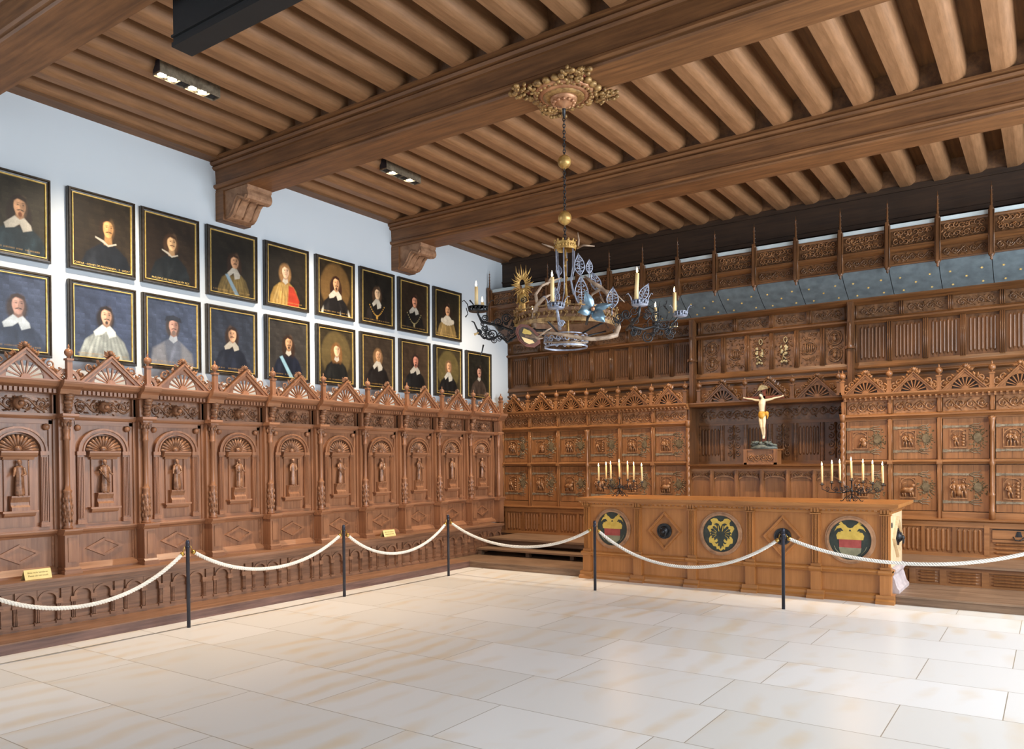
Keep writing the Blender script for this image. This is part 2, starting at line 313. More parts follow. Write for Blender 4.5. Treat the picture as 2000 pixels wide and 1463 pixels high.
def relief_figure(mb,a,z,h,d,kind=0,mat=None):
    # robed standing figure; a,z = foot centre; h = height
    if mat: mb.m(mat)
    prof=[(.0,.115,.075),(.05,.13,.085),(.25,.118,.08),(.45,.105,.075),(.58,.095,.075),(.68,.11,.075),(.78,.125,.07),(.83,.085,.055),(.86,.035,.035)]
    n=16; vs=[]
    sway=.02*math.sin(kind*2.1)
    for i,(q,rx,ry) in enumerate(prof):
        for j in range(n):
            an=2*PI*j/n; fold=1+(.14*math.cos(an*5+kind+q*3) if q<.6 else 0)
            vs.append((a+h*(sway*math.sin(q*PI)+rx*fold*math.cos(an)),-(d+.25*h*.1)-h*ry*fold*math.sin(an)*-1*.9 ,z+h*q))
    fs=[(i*n+j,i*n+(j+1)%n,(i+1)*n+(j+1)%n,(i+1)*n+j) for i in range(len(prof)-1) for j in range(n)]+[tuple(range(n))[::-1],tuple(range((len(prof)-1)*n,len(prof)*n))]
    mb.add(vs,fs,True)
    D=d+.03*h
    mb.blob((a,-D-.01*h,z+.925*h),.058*h,.055*h,.075*h,10,7)
    mb.blob((a,-D-.02*h,z+.875*h),.035*h,.05*h,.05*h,8,5) # beard
    mb.blob((a,-D,z+.955*h),.066*h,.05*h,.055*h,10,6)     # hair
    for sg in (-1,1):
        ex,ez=a+sg*.15*h,z+.6*h
        hx,hz=((a+sg*.05*h,z+.56*h) if (kind+ (sg>0))%2 else (a+sg*.19*h,z+.55*h))
        mb.tube([(a+sg*.1*h,-D,z+.79*h),(ex,-D-.02*h,ez),(hx,-D-.08*h,hz)],[.042*h,.038*h,.026*h],7)
        mb.blob((hx,-D-.09*h,hz),.028*h,.02*h,.03*h,7,5)
        mb.blob((a+sg*.06*h,-D-.06*h,z+.005*h),.035*h,.06*h,.022*h,7,4)
    s=1 if kind%2 else -1
    if kind%4==0: mb.tube([(a+.19*h,-D-.09*h,z+.0*h),(a+.2*h,-D-.09*h,z+.98*h)],.012*h,6)
    elif kind%4==1: mb.tube([(a-.22*h,-D-.09*h,z+.72*h),(a-.02*h,-D-.1*h,z+.45*h),(a+.1*h,-D-.1*h,z+.3*h)],.016*h,6)
    elif kind%4==2: mb.wb(a-.1*h,a+.02*h,D+.08*h,D+.12*h,z+.52*h,z+.66*h)
    else:
        mb.tube([(a-.2*h,-D-.1*h,z+.25*h),(a-.16*h,-D-.1*h,z+.9*h)],.014*h,6); mb.tube([(a-.26*h,-D-.1*h,z+.74*h),(a-.08*h,-D-.1*h,z+.78*h)],.014*h,6)
# ================================================================= SETTING
f=MB('floor'); f.box(-.5,12.5,-16.5,.6,-.1,0); o=f.obj('floor'); struct(o)
b=MB('step'); 
g=MB('plaster'); g.box(-.32,-.12,-10.9,.55,0,5.8); g.box(-.32,-.12,-14.3,-10.9,0,1.9); g.box(-.32,-.12,-14.3,-10.9,4.7,5.8); g.box(-.32,-.12,-15,-14.3,0,5.8); struct(g.obj('wall_left'))
g=MB('plaster'); g.box(-.32,11.5,-15.1,-14.9,0,2.0); g.box(-.32,4.2,-15.1,-14.9,2.0,5.8); g.box(7.0,11.5,-15.1,-14.9,2.0,5.8); g.box(4.2,7.0,-15.1,-14.9,4.5,5.8); struct(g.obj('wall_front'))
g=MB('plaster'); g.box(11.3,11.5,-15,.6,0,1.2); g.box(11.3,11.5,-15,.6,4.7,5.8)
ye=[.6]
for wy in WIN: ye+=[wy+1.05,wy-1.05]
ye+=[-15]
for i in range(0,len(ye),2): g.box(11.3,11.5,ye[i+1],ye[i],1.2,4.7)
struct(g.obj('wall_right'))
for i,wy in enumerate(WIN):
    g=MB('black')
    for q in range(4): yy=wy-1.05+.7*q; g.box(11.38,11.42,yy-.03,yy+.03,1.2,4.7)
    for q in range(5): zz=1.2+.875*q; g.box(11.38,11.42,wy-1.05,wy+1.05,zz-.025,zz+.025)
    struct(g.obj('window_%d'%(i+1)))
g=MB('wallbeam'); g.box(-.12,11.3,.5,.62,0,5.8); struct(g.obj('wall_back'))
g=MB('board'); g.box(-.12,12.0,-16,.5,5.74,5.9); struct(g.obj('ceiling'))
j=MB('ink'); j.box(1.118,1.126,-16,-2.17,-.002,.0012); struct(j.obj('trim_1'))
# ---- ceiling joists
JW=.20
bays=[(-8.77,-6.06,'between the beam over the near corner and the rosette beam'),(-5.62,-2.88,'between the rosette beam and the second beam'),(-2.44,.19,'between the second beam and the dark wall beam')]
for bi,(ya,yb,txt) in enumerate(bays):
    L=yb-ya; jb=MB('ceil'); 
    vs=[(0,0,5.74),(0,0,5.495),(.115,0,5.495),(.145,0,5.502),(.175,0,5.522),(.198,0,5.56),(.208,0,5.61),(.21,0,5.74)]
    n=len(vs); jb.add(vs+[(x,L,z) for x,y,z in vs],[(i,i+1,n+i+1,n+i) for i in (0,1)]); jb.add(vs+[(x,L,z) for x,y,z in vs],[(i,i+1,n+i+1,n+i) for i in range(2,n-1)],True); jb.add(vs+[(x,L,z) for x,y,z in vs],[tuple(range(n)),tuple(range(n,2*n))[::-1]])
    jp=jb.obj('ceiling_joist'); first=True
    for k in range(-7,15):
        x=2.93+.4267*k
        if x<-.12: x=-.11
        o=jp if first else jp.copy()
        if not first: COL.objects.link(o)
        first=False; o.location=(x,ya,0)
        tag(o,'brown oak ceiling joist '+txt,'joist','ceiling joists '+txt,'thing')
    # blocking boards at both ends (slightly sloped end boards)
# ---- main beams
def beam_mesh(x0,x1,y0,y1,zb,zt):
    m=MB('beam'); e=.045
    half=[(y0-.10,zt),(y0-.10,zt-.025),(y0-.06,zt-.03),(y0-.075,zt-.05),(y0-.06,zt-.075),(y0-.03,zt-.08),(y0-.045,zt-.10),(y0-.025,zt-.125),(y0,zt-.13),(y0+.01,zb+.10),(y0-.012,zb+.097),(y0-.028,zb+.082),(y0-.028,zb+.06),(y0-.01,zb+.045),(y0+.012,zb+.04),(y0+.012,zb+.025),(y0,zb+.02),(y0+.01,zb)]
    other=[(y0+y1-y,z) for y,z in half][::-1]; prof=half+other; n=len(prof)
    m.add([(x0,y,z) for y,z in prof]+[(x1,y,z) for y,z in prof],[(i,(i+1)%n,n+(i+1)%n,n+i) for i in range(n)]+[tuple(range(n)),tuple(range(n,2*n))[::-1]]); return m
for (y0,y1,lab) in ((-9.2,-8.78,'heavy moulded oak beam crossing the top left corner of the ceiling'),(-6.05,-5.63,'heavy moulded oak beam that carries the gilded chandelier rosette'),(-2.87,-2.45,'heavy moulded oak beam nearest the dark back wall, beyond the rosette beam')):
    o=beam_mesh(-.12,11.28,y0,y1,5.10,5.50 if y0>-9 else 5.5).obj('ceiling_beam'); tag(o,lab,'beam','main ceiling beams','thing')
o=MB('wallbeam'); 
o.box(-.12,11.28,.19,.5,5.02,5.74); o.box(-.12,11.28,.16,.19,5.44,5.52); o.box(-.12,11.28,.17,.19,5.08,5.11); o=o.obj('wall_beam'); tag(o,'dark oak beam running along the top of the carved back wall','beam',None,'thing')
o=MB('board')
for a,b_ in ((-8.77,-6.06),(-5.62,-2.88),(-2.44,.16)): o.box(-.12,.06,a,b_,5.465,5.5)
struct(o.obj('trim_2'))
# end boards that close the gaps between joists above each beam
for i,(y0,y1) in enumerate(((-8.775,-8.70),(-6.13,-6.055),(-5.625,-5.55),(-2.955,-2.88),(-2.445,-2.37),(.11,.185))):
    o=MB('board'); s=1 if i%2==0 else -1
    a,b_=(y0,y1) if s>0 else (y1,y0)
    o.add([(-.1,a,5.50),(12,a,5.50),(12,b_,5.74),(-.1,b_,5.74),(-.1,a,5.74),(12,a,5.74)],[(0,1,2,3),(3,2,5,4),(0,4,5,1)])
    struct(o.obj('trim_%d'%(i+3)))
# ---- corbels
def corbel(y0,label):
    root=empty('beam_corbel',(-.12,y0,5.10)); w=.40
    prof=[(0,0),(.60,0),(.60,-.035),(.585,-.05),(.605,-.09),(.61,-.13),(.59,-.165),(.545,-.18),(.50,-.175),(.47,-.15),(.43,-.155),(.385,-.19),(.345,-.25),(.30,-.31),(.25,-.345),(.20,-.352),(.2,-.36),(0,-.36)]
    def pr(m,P,ya,yb):
        n=len(P); m.add([(x,ya,z) for x,z in P]+[(x,yb,z) for x,z in P],[tuple(range(n)),tuple(range(n,2*n))[::-1]]+[(i,n+i,n+(i+1)%n,(i+1)%n) for i in range(n)])
    m=MB('beam'); pr(m,[(0,0),(.16,0),(.16,-.3),(.14,-.36),(0,-.36)],.0,.42); m.obj('bracket_block',root)
    m=MB('stone'); pr(m,prof[1:-2]+[(.1,-.352),(.1,0)],.03,.39)
    m.obj('scroll_console',root)
    m=MB('stone')
    for yy in (.03,.385): 
        m.tube([(.58-.0,yy,-.12),(.545,yy,-.16),(.46,yy,-.12),(.41,yy,-.10),(.36,yy,-.14),(.31,yy,-.23),(.24,yy,-.31),(.17,yy,-.33)],[.02,.02,.018,.018,.016,.014,.012,.01],6)
    for k in range(3): m.tube([(.605,.08+k*.12,-.12),(.545,.08+k*.12,-.185),(.44,.08+k*.12,-.16),(.36,.08+k*.12,-.235),(.27,.08+k*.12,-.335)],[.014]*5,6)
    m.blob((.56,.21,-.12),.05,.2,.05,10,8)
    m.obj('carved_scrolls',root); tag(root,label,'corbel','carved scroll corbels'); return root
corbel(-6.05,'carved scroll corbel under the rosette beam, above the dark portraits'); corbel(-2.87,'carved scroll corbel under the second beam, nearer the room corner')
# ---- black case hanging near the lens
m=MB('black'); m.box(3.10,9.0,-8.64,-8.50,4.86,5.5); o_=m.obj('hanging_black_case'); tag(o_,'large black box case hanging from the ceiling beam, cut by the top edge','case')
m=MB('black'); m.box(3.10,9.0,-8.655,-8.485,4.83,4.862); m.box(3.1,9.0,-8.66,-8.48,4.90,4.915); m.obj('bottom_rail',o_)
# ---- recessed spotlight boxes
def spotbox(x,y,lit,label):
    r=empty('spotlight_box',(x,y,5.46)); L=.66;W_=.115
    m=MB('post'); m.box(0,W_,0,L,.012,.13); m.obj('housing',r)
    m=MB('strap'); m.box(-.006,.0,0,L,-.004,.13); m.box(W_,W_+.006,0,L,-.004,.13)
    for k in range(7): yy=L*k/6; m.box(0,W_,yy-.004,yy+.004,-.004,.012)
    m.obj('trim_frame',r)
    for k in range(6):
        m=MB('lamp' if k in lit else 'black'); m.lathe([(.04,.002),(.04,.012)],(W_/2,L*(k+.5)/6),14); m.obj('lamp_lens',r)
    tag(r,label,'spotlight','slim ceiling spotlight boxes'); return r
spotbox(1.385,-7.77,(0,1,3,4),'slim spotlight box with four lit lamps between joists near the black case')
spotbox(1.40,-4.68,(1,4),'slim spotlight box with one glaring lamp between joists above the second portrait beam gap')
def spot(loc,tgt,p,col,ang=80,blend=.8,size=.06):
    l=bpy.data.lights.new('ceiling_spot','SPOT'); l.energy=p; l.color=col; l.spot_size=math.radians(ang); l.spot_blend=blend; l.shadow_soft_size=size
    o=bpy.data.objects.new('ceiling_spot',l); COL.objects.link(o); o.location=loc; o.rotation_euler=(Vector(tgt)-Vector(loc)).to_track_quat('-Z','Y').to_euler()
WARM=(1,.80,.58)
spot((1.44,-7.45,5.42),(.25,-7.45,1.2),560,WARM,104,1.0); spot((1.45,-4.35,5.42),(.25,-4.35,1.2),560,WARM,104,1.0)
spot((1.46,-1.3,5.40),(.4,-1.2,1.2),340,WARM,96,1.0)
spot((5.0,-1.9,5.30),(5.0,-.3,1.0),400,WARM,82,.5); spot((7.6,-1.9,5.3),(7.5,-.3,1.0),260,WARM,82,.5); spot((2.3,-1.9,5.3),(2.2,-.3,1.0),260,WARM,82,.5)
# ================================================================= LEFT WALL: platform, bench, stalls
m=MB('step'); m.box(-.12,.84,-14,-2.15,0,.1); m.m('bench'); m.box(-.12,.85,-14,-2.15,.094,.104)
st=m.obj('stage_platform')
m=MB('benchx'); m.box(-.12,11.28,-2.15,.49,0,.1); m.box(.84,11.3,-2.165,-2.1,.085,.104)
for i in range(6): m.box(.84,12,-2.1+.3*i+.003,-1.8+.3*i-.003,.1,.104)
m.obj('back_deck',st); tag(st,'low L shaped wooden platform along the left and back walls','platform')
# bench
br=empty('wall_bench',(0,0,0)); BZ=.104
m=MB('bench'); m.box(-.05,.37,-14,-.62,BZ,.50); m.obj('bench_core',br)
m=MB('bench'); m.box(-.10,.43,-14,-.60,.545,.578); m.box(-.1,.405,-14,-.61,.525,.546); m.box(-.1,.385,-14,-.615,.47,.53); m.box(.37,.40,-14,-.61,BZ,.155); m.obj('seat_board',br)
def arcade(y0):
    a=MB('bench'); a.X=Matrix(((0,-1,0,.37),(1,0,0,y0),(0,0,1,0),(0,0,0,1)))  # local a->y, depth->x
    W_=.40
    for q in range(2):
        c=W_*(q+.5)/2*1.0; r=.073; R=.098
        pts=[(c+R*math.cos(t),.375+.0+R*math.sin(t)*.9) for t in [PI*i/12 for i in range(13)]]; ins=[(c+r*math.cos(t),.375+r*math.sin(t)*.9) for t in [PI*i/12 for i in range(13)]]
        for i in range(12): a.slab([pts[i],pts[i+1],ins[i+1],ins[i]],0,.036)
        for i in range(12): 
            e=lambda p:(p[0]*1.0,.475); a.slab([pts[i],pts[i+1],e(pts[i+1]),e(pts[i])],0,.022)
    for q in range(3):
        c=W_*q/2; a.wb(c-.022,c+.022,0,.030,.155,.33)
        for k in range(3): a.wb(c-.019+k*.015,c-.011+k*.015,.030,.040,.165,.325)
        a.wb(c-.034,c+.034,0,.048,.325,.345); a.wb(c-.03,c+.03,0,.04,.345,.375); a.wb(c-.034,c+.034,0,.048,.135,.16); a.wb(c-.029,c+.029,0,.03,.16,.17)
    a.X=None; return a
for k in range(-1,15):
    y0=-8.652+.542*k
    if y0+.45>-.6: break
    arcade(y0).obj('arcade_panel',br)
for k in range(-1,15):
    y0=-8.652+.542*k+.425
    if y0+.1>-.62: break
    m=MB('bench'); m.box(.37,.395,y0,y0+.09,.155,.47); m.obj('stile',br)
m=MB('iron'); m.X=Matrix(((0,-1,0,.378),(1,0,0,-8.18),(0,0,1,.455),(0,0,0,1)))
m.slab([(-.022,.03),(.022,.03),(.026,0),(0,-.045),(-.026,0)],0,.006); m.X=None; m.obj('lock_plate',br)
tag(br,'long worn oak bench with carved arcade front below the left wall stalls','bench')
# sign cards
def card(y,label):
    r=empty('notice_card',(.33,y,.579)); m=MB('card'); w_=.25
    m.add([(0,0,0),(0,w_,0),(-.035,w_,.095),(-.035,0,.095),(-.09,0,0),(-.09,w_,0)],[(0,1,2,3),(3,2,5,4)]); m.obj('folded_card',r)
    for i,t in enumerate(('Bitte nicht berühren','Please do not touch')):
        c=bpy.data.curves.new('card_text','FONT'); c.body=t; c.size=.023; c.align_x='CENTER'; c.extrude=.0003; c.materials.append(M['ink'])
        o=text_mesh('card_text',c,'ink'); o.parent=r
        zz=.058-.03*i; o.location=(-.0128+ (.035-zz)*.3684+.0009,w_/2,zz); o.rotation_euler=(PI/2-math.atan(.3684),0,PI/2)
    tag(r,label,'sign','yellow notice cards on the bench')
card(-8.53,'small folded yellow notice card at the near end of the bench'); card(-3.56,'small folded yellow notice card in the middle of the bench, behind the rope')
# ---- stalls
SW=.853
def stall(kind,seed):
    r=empty('carved_wall_stall',(0,0,0))
    m=MB('stall'); m.wb(-.08,SW-.08,-.10,.0,.578,2.44); m.wb(.09,.76,0,.025,.6,1.03-.02); m.wb(.76,.80,0,.05,.6,2.44); m.wb(.06,.10,0,.05,1.03,2.44)
    m.wb(.10,.76,0,.012,1.03,2.2)
    m.wb(.10,.135,0,.03,1.06,2.16); m.wb(.725,.76,0,.03,1.06,2.16); m.m('stallh'); m.wb(.1,.76,0,.032,1.03,1.075); m.wb(.1,.76,0,.03,2.12,2.17); m.obj('back_panel',r)
    # pedestal of the column
    m=MB('stall'); m.wb(-.065,.075,0,.20,.64,1.0); m.wb(-.035,.055,.20,.208,.70,.95); m.m('stallh'); m.wb(-.085,.095,0,.23,.578,.61); m.run(-.075,.085,[(0,.61),(.22,.61),(.22,.625),(.202,.645),(0,.645)])
    m.obj('pedestal',r)
    # dado
    m=MB('stallh'); m.run(.075,.80,[(0,.578),(.09,.578),(.09,.60),(.07,.62),(.05,.64),(.03,.66),(0,.66)]); m.run(.075,.80,[(0,.965),(.035,.965),(.05,.985),(.075,1.0),(.085,1.02),(.085,1.035),(0,1.035)])
    m.run(-.08,.10,[(0,.975),(.20,.975),(.22,1.0),(.235,1.02),(.235,1.037),(0,1.037)]); m.wb(.10,.13,0,.035,.66,.965); m.wb(.74,.77,0,.035,.66,.965); m.obj('dado_frame',r)
    m=MB('stall'); c,zc,ha,hz=.43,.81,.205,.10
    for sg in (-1,1):
        for sz in (-1,1):
            o=[(c+sg*ha,zc),(c,zc+sz*hz),(c,zc+sz*(hz-.028)),(c+sg*(ha-.055),zc)]; m.slab(o,.02,.045)
    m.slab([(c-.15,zc),(c,zc-.072),(c+.15,zc),(c,zc+.072)],.02,.03); m.obj('lozenge_moulding',r)
    # arch
    m=MB('stall'); c,zs=.43,1.84; R=.275
    for (Ra,Rb,dd) in ((R,R-.022,.06),(R-.022,R-.05,.045),(R-.05,R-.066,.06)):
        for i in range(20):
            t1,t2=PI*i/20,PI*(i+1)/20; m.slab([(c+Ra*math.cos(t1),zs+Ra*.9*math.sin(t1)),(c+Ra*math.cos(t2),zs+Ra*.9*math.sin(t2)),(c+Rb*math.cos(t2),zs+Rb*.9*math.sin(t2)),(c+Rb*math.cos(t1),zs+Rb*.9*math.sin(t1))],.012,dd)
    for sx in (-1,1):
        a=c+sx*.245; m.wb(a-.035,a+.035,.012,.045,1.10,1.80)
        for k in range(4): m.wb(a-.028+k*.0155,a-.020+k*.0155,.045,.055,1.13,1.78)
        m.wb(a-.045,a+.045,.012,.062,1.80,1.84); m.wb(a-.045,a+.045,.012,.06,1.085,1.115); m.wb(a-.05,a+.05,.012,.068,1.07,1.088)
        m.blob((c+sx*.27,-.035,2.09),.035,.03,.035,10,6)
    m.obj('arch_surround',r)
    m=MB('stallcarve'); r1=.19
    for i in range(13):
        t=PI*(i+.5)/13; ca,sa=math.cos(t),math.sin(t); L_=r1; 
        m.tube([(c+.04*ca,-.03,zs+.04*sa*.9),(c+L_*.6*ca,-.036,zs+L_*.6*sa*.9),(c+L_*ca,-.03,zs+L_*sa*.9)],[.006,.014,.02],6)
    m.blob((c,-.035,zs+.02),.04,.03,.035,10,6); m.obj('shell_fan',r)
    m=MB('stallh'); m.run(.26,.60,[(0,1.78),(.055,1.78),(.075,1.80),(.085,1.825),(.085,1.84),(0,1.84)]); m.run(.285,.575,[(0,1.755),(.045,1.755),(.055,1.78),(0,1.78)])
    m.run(.285,.575,[(0,1.185),(.05,1.185),(.065,1.2),(.075,1.225),(0,1.225)]); m.run(.265,.595,[(0,1.225),(.09,1.225),(.09,1.245),(0,1.245)])
    m.m('stall'); m.wb(.30,.325,.01,.03,1.245,1.757); m.wb(.535,.56,.01,.03,1.245,1.757); m.obj('niche_frame',r)
    m=MB('stall'); m.run(.345,.515,[(0,1.245),(.085,1.245),(.085,1.28),(.065,1.30),(.06,1.33),(.075,1.36),(.085,1.38),(.085,1.395),(0,1.395)]); m.obj('statue_plinth',r)
    m=MB('stallcarve'); relief_figure(m,.43,1.396,.355,.05,kind); m.obj('saint_relief',r)
    # column
    m=MB('stall'); D=.135; cx_=.0; m.wb(-.062,.062,0,.10,1.03,2.44)
    m.lathe([(.045,1.037),(.045,1.06),(.032,1.075),(.042,1.095),(.03,1.11),(.04,1.14),(.043,1.22),(.04,1.36),(.034,1.40),(.042,1.42),(.042,1.435),(.028,1.45),(.024,1.5),(.024,1.95),(.033,1.96),(.033,1.98),(.027,2.0),(.034,2.06),(.036,2.065),(.028,2.08),(.045,2.15),(.05,2.165)],(cx_,-D),14); m.wb(-.055,.055,D-.055,D+.055,2.165,2.185)
    m.m('stallcarve')
    for k in range(8):
        t=2*PI*k/8
        for zz,rr in ((1.13,.04),(1.2,.043),(1.27,.042),(1.34,.04)):
            tt=t+(zz*7); m.blob((cx_+rr*math.cos(tt),-D+rr*math.sin(tt),zz),.011,.011,.028,5,4)
        m.blob((cx_+.04*math.cos(t),-D+.04*math.sin(t),2.12),.014,.014,.03,5,4)
    m.obj('column',r)
    # entablature
    m=MB('stallh'); m.run(-.08,.80,[(0,2.17),(.06,2.17),(.075,2.185),(.085,2.20),(.085,2.225),(0,2.225)]); m.run(-.075,.09,[(0,2.185),(.205,2.185),(.22,2.2),(.22,2.225),(0,2.225)]); m.obj('middle_rail',r)
    m=MB('stallcarve'); m.wb(.12,.76,0,.01,2.225,2.41); vine(m,.13,.75,2.232,2.405,.012,seed,leaves=2.2); 
    m.blob((.43,-.06,2.32),.055,.07,.06,12,8); m.blob((.43,-.12,2.315),.03,.03,.03,8,6)
    for k in range(10): m.leaf(.43,2.32,.03,.085,.022,2*PI*k/10,.03)
    m.obj('frieze_carving',r)
    m=MB('stall'); m.wb(.065,.12,0,.05,2.225,2.42); m.wb(-.06,.07,0,.13,2.225,2.43); m.obj('frieze_block',r)
    m=MB('stall'); m.wb(.755,.80,0,.05,2.225,2.42); m.obj('frieze_stile',r)
    m=MB('stallcarve')
    for zz,dd,ww in ((2.24,.14,.03),(2.27,.155,.04),(2.31,.165,.036),(2.345,.165,.045),(2.38,.185,.04),(2.41,.195,.045)): m.blob((.01,-dd,zz),ww,.05,.03,9,6)
    m.obj('bracket',r)
    m=MB('stallh'); m.run(-.09,.80,[(0,2.43),(.13,2.43),(.14,2.47),(.16,2.485),(.20,2.50),(.225,2.525),(.235,2.545),(.235,2.56),(0,2.56)]); m.run(-.1,.1,[(0,2.425),(.22,2.425),(.24,2.47),(.26,2.485),(.29,2.5),(.31,2.525),(.315,2.545),(.315,2.562),(0,2.562)])
    m.obj('cornice',r)
    m=MB('stall'); n=15; m.wb(.10,.79,.11,.125,2.432,2.472)
    for k in range(n): a=.13+.64*k/(n-1); m.wb(a-.014,a+.014,.12,.175,2.432,2.472)
    m.obj('dentil_row',r)
    m=MB('stall'); gable(m,.45,.345,2.56,2.865,.15,.045,True,seed); m.obj('openwork_gable',r)
    m=MB('stall'); ballpost(m,0,.20,2.56,2.79,.036,.026); m.obj('finial_post',r)
    m=MB('stallcarve'); 
    for i in range(10):
        t1,t2=PI*i/10,PI*(i+1)/10; m.slab([(.13*math.cos(t1),2.56+.13*math.sin(t1)),(.13*math.cos(t2),2.56+.13*math.sin(t2)),(.095*math.cos(t2),2.56+.095*math.sin(t2)),(.095*math.cos(t1),2.56+.095*math.sin(t1))],.15,.18)
    for i in range(9):
        t=PI*i/8; m.tube([(.02*math.cos(t),-.165,2.565+.02*math.sin(t)),(.10*math.cos(t),-.165,2.565+.1*math.sin(t))],[.005,.009],5)
    for sg in (-1,1): m.leaf(sg*.10,2.64,.165,.055,.02,PI/2-sg*.5,.02); m.leaf(sg*.115,2.63,.165,.05,.02,PI/2-sg*1.2,.02)
    m.obj('half_rosette',r)
    return r
protos=[stall(0,1),stall(1,2),stall(2,3),stall(3,4)]
used=set()
figs={0:'holding a tall staff',1:'with a sword across the body',2:'holding a book',3:'carrying a cross staff'}
figl=['wide robed saint with a staff','robed saint with a sword','robed saint with a book','robed saint with a cross staff']
for k in range(-1,9):
    v=(k+1)%4
    p=protos[v]
    o=p if v not in used else copy_tree(p); used.add(v)
    o.rotation_euler=(0,0,PI/2); o.location=(.03,-8.04+.853*k,0)
    n=8-k
    if k==-1: lab='carved oak wall stall cut by the picture edge, behind the yellow card'
    elif n==0: lab='carved oak wall stall in the room corner beside the cupboards'
    else: lab='carved oak wall stall, %s, %s from corner stall'%(figl[v],ORD[n-1])
    tag(o,lab,'wall stall','carved oak stalls along the left wall')
# end column next to the corner
r=empty('corner_column',(.03,-.363,0),PI/2)
m=MB('stall'); m.wb(-.05,.30,-.1,.0,.578,2.44); m.wb(-.055,.075,0,.17,.578,1.03); m.lathe([(.045,1.037),(.03,1.09),(.04,1.14),(.04,1.36),(.042,1.43),(.024,1.5),(.024,1.95),(.033,1.97),(.027,2.0),(.045,2.15),(.05,2.17)],(0,-.115),14); m.wb(-.055,.055,.06,.17,2.165,2.185); m.obj('shaft',r)
m=MB('stallh'); m.run(-.08,.09,[(0,2.17),(.15,2.17),(.175,2.2),(.175,2.225),(0,2.225)]); m.run(-.09,.10,[(0,2.43),(.19,2.43),(.26,2.52),(.27,2.56),(0,2.56)]); m.run(-.08,.10,[(0,.975),(.17,.975),(.2,1.02),(.2,1.037),(0,1.037)]); m.obj('capital_mouldings',r)
m=MB('stall'); ballpost(m,0,.18,2.56,2.80,.03,.026); m.obj('finial_post',r)
tag(r,'slim oak column with ball finial closing the stall row at the corner','column',None,'thing')
